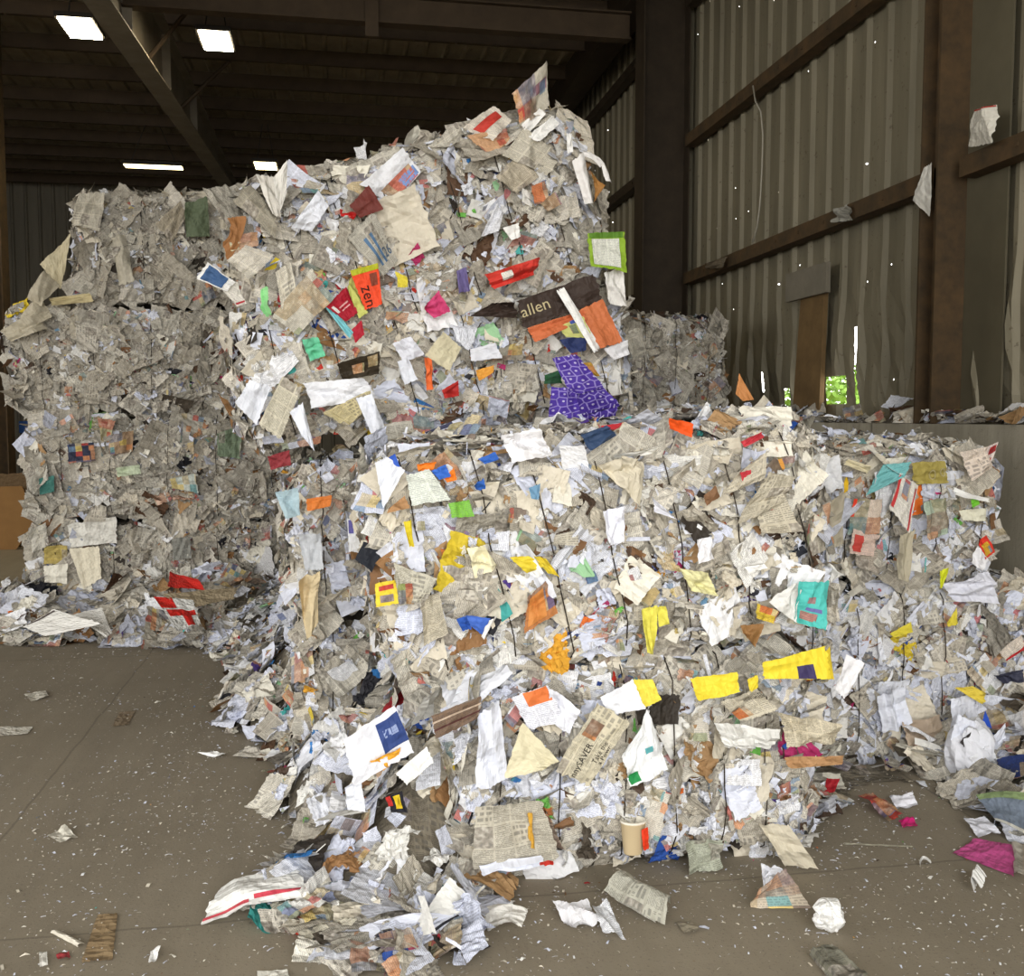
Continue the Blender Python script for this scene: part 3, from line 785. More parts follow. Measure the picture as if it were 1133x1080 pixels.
C4 = Bale(1.64, 1.15, .80, (cb[0], 5.28, cb[2]), (0, -r_(16), 0), 'topmost tilted bale of loose newspapers crowning the tallest stack', 8, MIX_C, faces='flrt', nsheets=95, topd=1.2, wires=6, blob=.04, dens=620, size=.12)
D1 = Bale(1.8, 1.2, .86, (2.55, 9.2, 0), (0, 0, 0), 'bottom bale of the shaded stack by the dark column', 9, MIX_L, faces='f', nsheets=4, dens=120)
D2 = Bale(1.8, 1.2, .86, (2.55, 9.2, .87), (0, 0, 0), 'middle bale of the shaded stack by the dark column', 10, MIX_L, faces='f', nsheets=4, dens=200)
D3 = Bale(1.8, 1.2, .86, (2.55, 9.2, 1.74), (0, 0, 0), 'shaded bale showing behind the stacks in front of the dark column', 11, MIX_L, faces='flrt', nsheets=30, dens=420)
LX, LY = -1.42, 9.2
LS = []
zz = 0
for i, (lab, hh, dx) in enumerate((('bottom bale of the tall grey newspaper stack, red and white sheets before it', .86, 0.0), ('second bale from the floor in the tall grey newspaper stack', .88, .02), ('third bale from the floor in the tall grey newspaper stack', .89, -.09), ('top bale of the tall grey newspaper stack under the tube lamp', .90, .22))):
    LS.append(Bale(2.2 if i < 3 else 1.75, 1.2, hh, (LX+dx, LY, zz), (0, r_([0, .6, -.6, 0][i]), 0), lab, 20+i, MIX_L, faces='flrt' if i == 3 else 'flr', nsheets=75, side=.7, wires=5, dens=470, size=.13, blob=.06, rad=.17)); zz += hh-.005

# ================================================================== SHEETS ONE CAN TELL APART ON THE BALES
W, WB, NW, CR = (240, 240, 238), (228, 232, 242), (204, 198, 182), (218, 208, 178)  # WB is white with bluish sky light put into its colour
YA, YC, YB, YL = 3.44, 4.63, 4.36, 8.50
def S(b, y, px, col, k=0.0, **kw): return inbale(b, y, px, col, k, **kw)
# --- topmost tilted bale
S(C4, YC, [(566, 104), (606, 67), (609, 116), (578, 140)], NW, .6, label='torn newspaper page standing up as the peak of the stack', bow=.15, over=[('printed_block', (.5, .30, .95, .55), (150, 110, 120), .6), ('printed_block', (.0, .5, .4, .8), (190, 80, 70), .6)])
S(C4, YC-.02, [(577, 138), (597, 119), (604, 126), (583, 149)], W); S(C4, YC-.03, [(585, 151), (612, 128), (619, 137), (597, 158)], W); S(C4, YC-.03, [(627, 148), (633, 147), (634, 168), (628, 170)], W)
S(C4, YC, [(556, 172), (580, 141), (622, 172), (606, 194)], NW, .2); S(C4, YC, [(548, 196), (575, 168), (596, 196), (572, 214)], (190, 180, 160), .2)
S(C4, YC, [(512, 141), (546, 117), (566, 133), (545, 157)], (222, 214, 200), .4, label='newspaper page with a red printed splash', over=[('red_print', (.1, .25, .9, .6), (190, 62, 52), .0)])
S(C4, YC, [(516, 150), (560, 142), (566, 158), (540, 170)], (214, 170, 130), .6)
S(C4, YC-.02, [(398, 204), (446, 163), (466, 190), (436, 226)], (226, 228, 234), 0, label='white sheet printed with a red and blue photograph', over=[('photo', (.12, .5, .9, .98), (205, 120, 100), .6), ('photo', (.5, .62, .95, .95), (120, 150, 205), .0)])
S(C4, YC-.04, [(386, 228), (408, 204), (424, 232), (398, 241)], (112, 54, 48), 0, label='maroon cardboard piece'); S(C4, YC-.02, [(376, 231), (396, 236), (391, 243), (377, 239)], (190, 30, 28))
S(C4, YC-.05, [(322, 252), (352, 211), (364, 228), (345, 256)], WB, 0, label='white folded leaflet standing out', bow=.2)
S(C4, YC-.06, [(258, 223), (277, 204), (311, 242), (304, 262)], (158, 152, 136), .2, label='grey folded newspaper jutting from the left end', bow=.15)
S(C4, YC-.08, [(282, 193), (303, 196), (311, 241), (301, 238)], (214, 210, 202)); S(C4, YC-.07, [(302, 196), (318, 177), (317, 214), (308, 240)], (228, 226, 220), 0, label='upright white leaf sticking up in front of a lamp')
S(C4, YC-.03, [(217, 308), (230, 290), (260, 312), (252, 323)], (228, 228, 226), 0, label='page with a blue seascape photograph', over=[('photo', (.08, .1, .95, .8), (62, 92, 134), .0)])
S(C4, YC-.03, [(243, 318), (262, 312), (272, 336), (262, 339)], (226, 222, 212), .4, over=[('red_band', (.1, .85, .9, .93), (180, 60, 70), 0)])
S(C4, YC-.05, [(250, 288), (272, 271), (304, 282), (276, 309)], (216, 210, 196), .4, bow=.2); S(C4, YC-.03, [(246, 268), (252, 241), (273, 239), (252, 290)], (150, 104, 64), 0, bow=.3, label='curled brown paper at the left end')
S(C4, YC-.04, [(252, 262), (285, 256), (286, 272), (256, 278)], (190, 205, 200), .6)
S(C4, YC-.05, [(387, 300), (418, 291), (423, 337), (404, 343)], (236, 78, 42), 0, label='orange booklet with a green top edge', crumple=.1, over=[('green_edge', (0, 0, 1, .14), (178, 180, 40), 0), ('leaf_print', (.62, .2, .9, .5), (130, 60, 40), 0)], texts=[('zen', (.15, .45, .5, .95), (70, 40, 34), 90)])
S(C4, YC-.04, [(384, 318), (391, 304), (408, 345), (398, 352)], (196, 200, 110), 0)
S(C4, YC-.04, [(360, 339), (383, 317), (396, 346), (383, 356)], (168, 30, 48), 0, label='crimson printed sheet', over=[('white_label', (.08, .2, .2, .55), (235, 230, 225), .4), ('print_lines', (.3, .4, .8, .46), (225, 170, 170), 0), ('print_lines', (.3, .55, .8, .6), (225, 170, 170), 0)])
S(C4, YC-.03, [(389, 365), (400, 354), (403, 370), (393, 380)], (176, 36, 54)); S(C3, YC-.05, [(334, 376), (352, 373), (361, 394), (344, 400)], (110, 200, 160), 0, label='sea-green fanned paper', crumple=.8)
S(C4, YC-.06, [(287, 320), (297, 318), (301, 349), (292, 351)], (150, 220, 150), 0, crumple=.9); S(C4, YC-.04, [(352, 330), (358, 331), (392, 368), (386, 374)], (130, 200, 210), 0)
S(C4, YC-.04, [(384, 262), (414, 234), (441, 288), (424, 306)], (182, 178, 166), .2, label='newspaper page with blue bars and a large number', over=[('blue_bar', (.30, .25, .40, .85), (84, 116, 150), 0), ('blue_bar', (.52, .25, .60, .85), (84, 116, 150), 0)], texts=[('26', (.62, .60, .95, .80), (80, 105, 135))])
S(C4, YC-.03, [(300, 350), (345, 300), (370, 330), (330, 372)], (205, 200, 186), .6); S(C4, YC-.03, [(305, 300), (322, 290), (330, 330), (312, 345)], (218, 212, 196), .2)
for q in ([(633, 178), (646, 168), (656, 225), (647, 226)], [(645, 166), (668, 181), (664, 186), (644, 172)], [(664, 180), (669, 181), (677, 203), (670, 200)]): S(C4, YC-.06, q, (232, 230, 228), 0, bow=.15, crumple=.1)
S(C4, YC-.02, [(652, 188), (670, 205), (657, 224), (660, 206)], (170, 122, 66), 0)
S(C4, YC-.06, [(650, 258), (691, 256), (694, 301), (654, 294)], (138, 172, 48), .0, label='bright green leaflet with a pale text panel at the right end', crumple=.12, over=[('text_panel', (.1, .17, .84, .92), (222, 224, 212), .4), ('foliage_print', (.05, .0, .95, .15), (86, 128, 36), 0)])
S(C4, YC-.03, [(668, 302), (690, 296), (694, 340), (676, 336)], (232, 230, 226), 0, crumple=.6); S(C4, YC-.04, [(536, 304), (596, 285), (592, 304), (546, 320)], (205, 60, 50), 0, crumple=.9, over=[('white_print', (.25, .2, .45, .7), (235, 230, 220), .4)], label='red wrapper crumpled along the foot of the tilted bale')
S(C4, YC-.03, [(532, 262), (550, 225), (557, 236), (552, 256)], (232, 234, 240), .4); S(C4, YC-.04, [(556, 252), (574, 247), (576, 262), (566, 266)], W)
S(C4, YC-.03, [(470, 340), (486, 322), (500, 345), (480, 352)], (205, 70, 120), 0, crumple=.9); S(C4, YC-.03, [(452, 283), (462, 268), (470, 285), (460, 294)], (190, 60, 110), 0, crumple=.9)
S(C4, YC-.03, [(505, 300), (516, 296), (520, 322), (508, 326)], (110, 100, 150), 0, crumple=.7); S(C4, YC-.03, [(437, 300), (450, 306), (452, 318), (440, 318)], (220, 205, 70), 0)
S(C4, YC-.02, [(588, 206), (604, 200), (610, 224), (592, 226)], (214, 130, 84), .6); S(C4, YC-.02, [(598, 226), (614, 212), (622, 226), (606, 234)], (205, 92, 66), .6)
# --- bale with the purple bag
S(C3, YC-.07, [(571, 334), (656, 303), (667, 332), (580, 364)], (62, 50, 44), 0, label='long dark brown banner with pale lettering', crumple=.15, texts=[('allen', (.02, .22, .38, .62), (228, 214, 170)), ('r', (.54, .22, .62, .55), (196, 180, 140))])
S(C3, YC-.05, [(520, 350), (545, 335), (570, 334), (572, 352)], (60, 48, 42), 0, crumple=.5)
S(C3, YC-.08, [(583, 363), (646, 343), (650, 353), (592, 379)], (205, 112, 70), 0, crumple=.2); S(C3, YC-.09, [(636, 345), (667, 331), (689, 378), (664, 386)], (206, 118, 74), 0, label='orange panel of the torn banner', crumple=.2)
S(C3, YC-.10, [(618, 361), (645, 350), (656, 374), (626, 373)], (192, 194, 118), 0, crumple=.15, over=[('photo', (.35, .2, .6, .75), (118, 130, 96), .6), ('blue_title', (.45, -.02, .85, .16), (64, 84, 160), 0)], label='yellow-green booklet below the banner')
S(C3, YC-.10, [(619, 376), (650, 370), (648, 388), (632, 391)], (44, 56, 100)); S(C3, YC-.12, [(615, 321), (624, 319), (665, 384), (657, 390)], W, 0, crumple=.1)
S(C3, YC-.06, [(668, 386), (694, 376), (697, 392), (680, 398)], (230, 230, 234)); S(C3, YC-.05, [(690, 372), (708, 366), (716, 388), (700, 396)], (150, 146, 134), .2)
# purple bag, two faces meeting on a fold
S(C3, YC-.30, [(611, 396), (638, 392), (668, 428), (632, 438)], (74, 50, 150), .8, name='patterned_bag', label='purple gift bag with a pale ring pattern', crumple=.3)
S(C3, YC-.30, [(632, 432), (664, 424), (688, 449), (640, 464)], (70, 47, 144), .8, name='patterned_bag', crumple=.35, label='purple gift bag with a pale ring pattern')
S(C3, YC-.30, [(610, 428), (636, 430), (643, 462), (606, 469)], (78, 55, 156), .8, name='patterned_bag', crumple=.35, label='purple gift bag with a pale ring pattern'); S(C3, YC-.31, [(644, 458), (684, 444), (681, 460), (646, 466)], (64, 42, 134), .8, name='patterned_bag', crumple=.4, label='purple gift bag with a pale ring pattern')
S(C3, YC-.08, [(641, 402), (654, 401), (664, 416), (654, 416)], (204, 160, 60), .6); S(C3, YC-.09, [(603, 415), (620, 409), (622, 424), (602, 425)], (46, 100, 62), .4)
S(C3, YC-.05, [(470, 393), (491, 367), (511, 385), (497, 411)], (210, 202, 172), 0, label='cream envelope', crumple=.2); S(C3, YC-.05, [(520, 386), (548, 379), (556, 396), (521, 399)], (224, 226, 234), 0)
S(C3, YC-.06, [(469, 396), (475, 395), (481, 430), (473, 432)], (236, 112, 58), 0); S(C3, YC-.05, [(489, 432), (507, 421), (508, 438), (492, 441)], (178, 46, 42), 0, crumple=.8); S(C3, YC-.05, [(526, 410), (547, 404), (546, 412), (530, 422)], (222, 156, 64), 0)
S(C3, YC-.10, [(286, 470), (313, 416), (334, 429), (310, 486)], (206, 200, 180), .2, label='newspaper page slanting at the left end', crumple=.15)
S(C3, YC-.09, [(336, 424), (402, 418), (418, 440), (346, 452)], (232, 234, 240), 0, label='large white sheet spread at the left', crumple=.5); S(C3, YC-.11, [(357, 456), (409, 432), (414, 446), (384, 472)], (196, 184, 142), .2, label='yellowed newspaper over the white sheet'); S(C3, YC-.12, [(394, 441), (412, 436), (426, 474), (411, 480)], WB)
S(C3, YC-.10, [(320, 456), (335, 446), (349, 500), (334, 482)], WB, 0, crumple=.6); S(C3, YC-.08, [(372, 402), (420, 388), (420, 414), (380, 420)], (54, 46, 34), .0, crumple=.6, over=[('food_print', (.3, .3, .6, .8), (120, 110, 40), .6), ('food_print', (.7, .1, .95, .6), (200, 130, 50), .6)], label='black sheet with a food print'); 
S(C3, YC-.07, [(466, 480), (508, 463), (531, 485), (474, 491)], (222, 226, 240), 0, label='white leaflet lying at the foot with a navy band', crumple=.15, over=[('navy_band', (.1, .0, .8, .2), (70, 72, 98), 0)])
S(C3, YC-.07, [(420, 470), (455, 465), (462, 487), (424, 490)], (190, 186, 174), .2); S(C3, YC-.08, [(260, 446), (276, 420), (300, 428), (284, 470)], WB, 0, crumple=.5)
S(C3, YC-.05, [(434, 380), (454, 372), (470, 392), (446, 400)], (224, 226, 236), 0, crumple=.5); S(C3, YC-.05, [(440, 400), (452, 396), (462, 420), (448, 426)], WB)
# --- wide pale bale
S(A2, YA-.03, [(555, 482), (597, 474), (612, 504), (566, 512)], (234, 234, 238), 0, label='crumpled white bag near the top edge', crumple=1.0); S(A2, YA-.02, [(643, 481), (671, 471), (682, 482), (652, 499)], (52, 72, 104), 0, label='dark blue torn sheet', crumple=.5)
S(A2, YA-.03, [(740, 463), (767, 469), (766, 485), (741, 475)], (228, 84, 24), 0, label='bright orange box flap', crumple=.15)
for q, c in (([(461, 514), (483, 511), (479, 520), (463, 522)], (236, 128, 40)), ([(477, 521), (493, 514), (499, 527), (486, 531)], (60, 110, 205)), ([(491, 529), (502, 518), (506, 531), (495, 534)], (236, 128, 40)), ([(524, 537), (535, 529), (538, 542), (527, 542)], (48, 96, 180)), ([(529, 508), (548, 500), (552, 508), (536, 513)], (48, 96, 180)), ([(427, 508), (437, 502), (443, 517), (430, 514)], (52, 92, 190)), ([(585, 540), (598, 535), (596, 553), (588, 552)], (110, 150, 180))): S(A2, YA-.02, q, c)
S(A2, YA-.02, [(415, 512), (428, 505), (448, 520), (424, 563)], WB, 0, crumple=.3); S(A2, YA-.02, [(449, 526), (475, 519), (499, 553), (456, 560)], (222, 228, 218), .4, label='pale page beside the green notice')
S(A2, YA-.03, [(496, 557), (519, 553), (525, 571), (500, 573)], (132, 198, 70), .4, label='lime green notice'); S(A2, YA-.02, [(430, 563), (448, 548), (454, 562), (428, 568)], (172, 132, 92), 0)
S(A2, YA-.02, [(447, 578), (455, 575), (458, 605), (453, 605)], (222, 202, 52)); S(A2, YA-.03, [(517, 607), (534, 602), (550, 626), (526, 641)], (238, 232, 198), 0, label='cream crumpled paper', crumple=1.0)
S(A2, YA-.03, [(564, 617), (585, 615), (603, 626), (582, 634)], (222, 200, 58), 0, crumple=.5); S(A2, YA-.03, [(590, 616), (604, 618), (620, 640), (606, 634)], (228, 206, 66), 0, crumple=.5); S(A2, YA-.035, [(580, 632), (590, 616), (602, 634), (594, 640)], W)
S(A2, YA-.03, [(415, 646), (438, 641), (441, 668), (416, 672)], (232, 206, 62), 0, label='yellow advert with red print', crumple=.15, over=[('red_print', (.15, .15, .85, .35), (205, 70, 50), .4), ('red_print', (.2, .55, .8, .85), (196, 130, 50), .6)])
S(A2, YA-.02, [(436, 624), (484, 640), (470, 666), (440, 671)], (196, 192, 176), .2); S(A2, YA-.03, [(440, 647), (456, 645), (458, 668), (441, 669)], (150, 160, 96), .6)
S(A2, YA-.03, [(505, 686), (520, 681), (522, 697), (512, 699)], (52, 96, 190), 0); S(A2, YA-.04, [(516, 681), (543, 684), (534, 703), (520, 692)], (70, 108, 196), 0, label='blue folded booklet', crumple=.1); S(A2, YA-.045, [(541, 687), (550, 680), (536, 708), (532, 704)], W)
S(A2, YA-.03, [(584, 661), (607, 640), (617, 678), (580, 701)], (188, 122, 66), .6, label='rust-brown photographic page', over=[('photo', (.1, .1, .7, .9), (204, 134, 70), 0)], crumple=.7)
S(A2, YA-.03, [(711, 676), (728, 670), (727, 726), (716, 722)], (228, 220, 96), 0, label='lemon yellow torn sheet', crumple=.4); S(A2, YA-.03, [(727, 671), (737, 671), (741, 690), (729, 694)], (222, 214, 90))
S(A2, YA-.05, [(887, 645), (918, 643), (914, 697), (881, 691)], (84, 190, 182), 0, label='teal printed plastic bag', name='plastic_bag', crumple=.5, over=[('pink_print', (.35, .35, .6, .5), (150, 120, 120), .0), ('pink_print', (.3, .72, .7, .9), (180, 130, 120), .6), ('purple_print', (.4, .6, .8, .68), (110, 110, 170), 0)])
S(A2, YA-.03, [(850, 666), (879, 645), (888, 654), (880, 689)], (226, 226, 222), 0, crumple=.4); S(A2, YA-.03, [(838, 668), (862, 676), (856, 690), (836, 684)], (214, 186, 60), .6)
S(A2, YA-.03, [(814, 580), (850, 522), (880, 528), (862, 560)], (192, 184, 164), .2, label='newspaper page fanned at the right', crumple=.25); S(A2, YA-.035, [(836, 560), (866, 546), (888, 588), (842, 590)], (200, 192, 172), .2, over=[('red_print', (.1, .1, .5, .3), (190, 90, 70), 0)], crumple=.3); S(A2, YA-.03, [(800, 548), (818, 522), (850, 500), (846, 530)], (206, 198, 178), .2)
S(A2, YA-.03, [(750, 629), (784, 634), (796, 660), (766, 654)], (226, 222, 170), 0, label='pale yellow crumpled sheet', crumple=.7); S(A2, YA-.03, [(771, 597), (785, 594), (789, 618), (773, 624)], (232, 232, 236), 0, crumple=.9); S(A2, YA-.03, [(824, 626), (842, 620), (850, 629), (828, 635)], W, 0, crumple=.6)
S(A2, YA-.02, [(778, 548), (792, 537), (796, 548), (782, 560)], (132, 98, 70)); S(A2, YA-.03, [(819, 489), (842, 478), (845, 484), (824, 495)], (196, 62, 72)); S(A2, YA-.03, [(819, 523), (831, 520), (832, 533), (822, 535)], (196, 62, 72)); S(A2, YA-.03, [(860, 506), (880, 504), (876, 516), (866, 520)], (226, 160, 70), .6)
S(A2, YA-.02, [(664, 515), (690, 504), (712, 512), (706, 562)], (206, 198, 178), .0, crumple=.9); S(A2, YA-.03, [(668, 566), (690, 560), (692, 600), (674, 604)], (232, 234, 244), 0, crumple=.7); S(A2, YA-.03, [(719, 548), (742, 568), (748, 576), (724, 566)], (230, 232, 244))
S(A2, YA-.02, [(614, 592), (640, 586), (640, 604), (612, 602)], (190, 184, 168), .2); S(A2, YA-.03, [(819, 692), (846, 690), (836, 716), (826, 706)], (142, 104, 62), 0, crumple=.4); S(A2, YA-.02, [(466, 664), (486, 656), (496, 700), (470, 716)], (190, 182, 162), .2)
S(C2, 4.60, [(331, 645), (354, 632), (352, 690), (340, 708)], (216, 198, 160), 0, label='tan crumpled paper on the left flank', crumple=1.0); S(C2, 4.58, [(330, 592), (355, 590), (358, 630), (338, 632)], (198, 202, 208), 0, crumple=.3); S(C2, 4.58, [(339, 552), (367, 548), (366, 560), (340, 566)], (224, 130, 60), 0); S(C2, 4.55, [(384, 574), (409, 570), (402, 612), (386, 610)], (232, 234, 238), 0, over=[('purple_label', (.05, .05, .3, .45), (110, 104, 180), .4)])
S(C2, 4.60, [(304, 545), (330, 540), (332, 570), (316, 574)], (180, 205, 215), 0, crumple=.5); S(C2, 4.6, [(296, 505), (320, 498), (322, 514), (300, 520)], (150, 60, 66), 0)
# --- upper right bale
S(B2, YB-.04, [(958, 548), (978, 514), (1009, 511), (1000, 528)], (122, 188, 190), 0, label='pale teal sheet behind the red-headed flyer', crumple=.3); S(B2, YB-.04, [(1009, 512), (1046, 510), (1050, 535), (1012, 536)], (166, 152, 82), 0, label='olive gold sheet', crumple=.3, texts=[('O', (.5, .35, .68, .85), (205, 195, 150)), ('0', (.8, .3, .96, .7), (205, 195, 150))])
S(B2, YB-.05, [(984, 562), (996, 523), (1016, 537), (1006, 590)], (230, 226, 216), .4, label='white flyer with red bands', crumple=.12, over=[('red_band', (.1, .02, .95, .14), (196, 60, 62), .0), ('picture', (.5, .3, .95, .62), (150, 150, 162), .6), ('red_band', (.0, .86, .9, .93), (196, 60, 62), 0)])
S(B2, YB-.05, [(938, 592), (945, 552), (976, 552), (972, 590)], (222, 206, 190), .6, crumple=.2, over=[('red_print', (.5, .0, 1, .12), (226, 66, 44), 0)]); S(B2, YB-.05, [(940, 612), (944, 585), (972, 592), (966, 616)], (224, 200, 186), .4, over=[('red_print', (.1, .1, .8, .45), (196, 74, 66), 0)], label='newspaper page with red price boxes'); S(B2, YB-.04, [(944, 612), (974, 608), (972, 634), (950, 628)], (190, 180, 166), .2)
S(B2, YB-.05, [(934, 529), (938, 528), (938, 543), (934, 546)], (232, 190, 40)); S(B2, YB-.05, [(1084, 598), (1092, 592), (1103, 610), (1090, 619)], (214, 60, 44), 0, over=[('yellow_print', (.1, .3, .8, .9), (226, 176, 50), .6)], label='red and yellow card at the ragged end')
S(B2, YB-.06, [(1062, 500), (1092, 494), (1096, 518), (1074, 532)], (224, 210, 196), .2, crumple=.4); S(B2, YB-.07, [(1088, 496), (1105, 489), (1097, 512), (1078, 532)], (226, 212, 206), 0, over=[('red_print', (.55, .1, .95, .4), (176, 52, 46), .4), ('red_print', (.3, .6, .8, .9), (196, 70, 60), 0)], label='folded page with red print at the top right corner')
S(B2, YB-.05, [(1022, 556), (1046, 550), (1048, 590), (1026, 598)], (180, 196, 176), .6); S(B2, YB-.05, [(995, 592), (1014, 586), (1006, 645), (994, 640)], (184, 176, 154), 0, crumple=.5); S(B2, YB-.05, [(1060, 565), (1092, 562), (1090, 577), (1066, 576)], (222, 220, 200)); S(B2, YB-.06, [(1055, 540), (1094, 552), (1094, 556), (1056, 548)], W); S(B2, YB-.06, [(1074, 553), (1082, 550), (1084, 558), (1076, 562)], (120, 200, 60))
S(B2, YB-.04, [(1042, 645), (1094, 632), (1106, 668), (1054, 664)], (222, 224, 236), 0, crumple=.8, label='white plastic sheet draped at the right end', name='plastic_sheet'); S(B2, YB-.05, [(1040, 632), (1050, 628), (1044, 648), (1041, 652)], (214, 220, 50)); S(B2, YB-.05, [(1082, 604), (1094, 620), (1088, 632), (1074, 622)], (240, 240, 244))
S(B2, YB-.05, [(890, 500), (908, 498), (906, 520), (892, 522)], (232, 236, 244)); S(B2, YB-.05, [(905, 510), (930, 504), (934, 540), (914, 546)], (236, 238, 242), 0, crumple=.5); S(B2, YB-.06, [(938, 508), (964, 516), (960, 524), (934, 514)], (224, 214, 180))
S(B2, YB-.05, [(912, 560), (934, 545), (932, 600), (916, 610)], (186, 178, 158), .0, crumple=.7)
# --- bottom right bale
S(B, YB-.04, [(1106, 722), (1132, 702), (1136, 716), (1114, 732)], (226, 214, 200), .2, over=[('red_border', (.0, .8, 1, .98), (176, 36, 40), 0)], label='newspaper edged in red'); S(B, YB-.04, [(984, 702), (1008, 688), (1010, 700), (990, 706)], (222, 206, 70)); S(B, YB-.04, [(1048, 690), (1058, 672), (1060, 690), (1050, 694)], (222, 206, 70))
S(B, YB-.08, [(1050, 772), (1080, 768), (1086, 830), (1052, 826)], (228, 232, 244), 0, label='large white poster hanging at the right', crumple=.3); S(B, YB-.085, [(1078, 768), (1140, 776), (1130, 804), (1084, 806)], (230, 234, 246), .4, crumple=.3); S(B, YB-.1, [(1056, 761), (1076, 759), (1091, 767), (1086, 779)], (230, 206, 80), 0, label='yellow note pad')
S(B, YB-.05, [(970, 770), (1000, 760), (1010, 800), (978, 812)], (226, 230, 242), 0, crumple=.6); S(B, YB-.05, [(1000, 800), (1040, 790), (1040, 824), (1004, 826)], (186, 168, 148), 0, crumple=.6); S(B, YB-.05, [(1100, 748), (1133, 742), (1133, 756), (1112, 758)], (60, 62, 80))
# --- lowest bale
S(A, YA-.05, [(764, 752), (816, 743), (819, 766), (772, 776)], (236, 214, 62), 0, label='yellow envelope lying flat along the top edge', crumple=.15); S(A, YA-.10, [(843, 733), (913, 715), (920, 751), (846, 751)], (236, 214, 60), 0, label='long yellow envelope with a dark oval mark', crumple=.15, over=[('dark_oval', (.5, .48, .76, .98), (64, 56, 96), 0)]); S(A, YA-.05, [(911, 728), (917, 711), (922, 752), (916, 752)], (226, 200, 56))
S(A, YA-.05, [(827, 752), (838, 747), (839, 760), (830, 768)], (236, 214, 62)); S(A, YA-.05, [(701, 752), (722, 752), (732, 774), (712, 784)], (236, 218, 80), 0); S(A, YA-.05, [(664, 772), (700, 752), (714, 784), (674, 792)], (234, 236, 242), 0, label='white envelope beside a yellow one', crumple=.15)
S(A, YA-.06, [(924, 762), (936, 724), (957, 734), (934, 774)], (234, 234, 238), 0, label='white flattened carton at the top right', crumple=.1); S(A, YA-.055, [(615, 852), (661, 778), (697, 800), (652, 870)], (204, 196, 172), .2, label='newspaper with a bold masthead', crumple=.15, texts=[('nnySAVER', (.02, .36, .5, .58), (50, 48, 46)), ('Take the', (.3, .70, .62, .82), (60, 56, 52)), ('a Powr', (.32, .84, .6, .94), (60, 56, 52))], over=[('picture', (.55, .1, .8, .5), (170, 120, 80), .6)])
S(A, YA-.065, [(556, 862), (578, 800), (619, 842), (600, 853)], (222, 214, 182), 0, label='cream envelope flap', crumple=.12); S(A, YA-.05, [(566, 772), (606, 758), (626, 800), (584, 806)], (234, 236, 246), .4, label='white letter with an orange corner', crumple=.2, over=[('orange_corner', (.3, .0, .95, .38), (224, 122, 66), 0)]); S(A, YA-.05, [(606, 760), (642, 785), (630, 812), (612, 800)], (232, 234, 244), 0)
S(A, YA-.055, [(527, 792), (552, 774), (562, 862), (526, 872)], (226, 230, 242), 0, crumple=.7, label='tall white crumpled sheet'); S(A, YA-.055, [(477, 792), (532, 770), (531, 794), (482, 818)], (120, 98, 80), .2, label='brown striped newspaper', over=[('stripe', (0, .3, 1, .38), (190, 170, 150), 0), ('stripe', (0, .62, 1, .7), (84, 50, 46), 0)])
S(A, YA-.05, [(380, 818), (436, 780), (458, 832), (392, 870)], (236, 238, 246), 0, label='white carton with a navy label', crumple=.2, over=[('navy_label', (.58, .12, 1.0, .72), (54, 74, 132), 0), ('label_mark', (.66, .3, .9, .46), (150, 165, 205), 0)]); S(A, YA-.06, [(409, 842), (444, 828), (440, 838), (424, 852)], (236, 170, 50), 0); S(A, YA-.06, [(438, 856), (472, 826), (480, 844), (450, 869)], W, 0, crumple=.1)
S(A, YA-.05, [(382, 872), (400, 860), (404, 898), (384, 896)], WB); S(A, YA-.04, [(526, 892), (599, 886), (620, 950), (522, 962)], (190, 184, 168), .2, label='broad grey newspaper page under the cream flap', crumple=.35); S(A, YA-.045, [(583, 900), (588, 899), (593, 946), (587, 947)], (202, 156, 60))
S(A, YA-.05, [(530, 958), (600, 946), (596, 956), (534, 968)], (226, 230, 242), 0, crumple=.6); S(A, YA-.05, [(710, 918), (717, 915), (718, 939), (712, 941)], (222, 62, 30)); S(A, YA-.05, [(688, 838), (716, 784), (738, 850), (700, 872)], (232, 234, 236), 0, crumple=.8, label='white crumpled bag with a green round mark', over=[('green_mark', (.02, .72, .28, .95), (40, 140, 76), 0), ('teal_mark', (.6, .42, .75, .55), (100, 180, 186), 0)])
S(A, YA-.05, [(798, 778), (838, 762), (862, 786), (822, 800)], (204, 196, 176), .2, label='slanting newspaper with a bold masthead', texts=[('PENNYSAVER', (.5, .2, 1.0, .42), (70, 66, 62))], over=[('colour_ad', (.0, .5, .4, .9), (190, 110, 60), .6)]); S(A, YA-.055, [(428, 882), (445, 875), (451, 899), (433, 899)], (30, 30, 38), 0, over=[('yellow_mark', (.35, .1, .75, .8), (220, 190, 40), 0), ('red_mark', (-.1, .0, .2, .6), (190, 50, 46), 0)], label='black packet with a yellow mark')
S(A, YA-.08, [(842, 914), (872, 912), (908, 964), (868, 958)], (202, 194, 174), .0, label='folded grey paper bag at the lower right corner', crumple=.4); S(A, YA-.05, [(790, 800), (862, 806), (852, 830), (800, 824)], (226, 226, 222), 0, crumple=.9); S(A, YA-.05, [(862, 790), (930, 800), (924, 820), (870, 826)], (206, 196, 172), .2, crumple=.5); S(A, YA-.05, [(868, 838), (934, 836), (930, 846), (872, 850)], (176, 136, 96), 0)
S(A, YA-.04, [(760, 936), (800, 930), (804, 964), (764, 970)], (176, 180, 162), .2, crumple=.5)
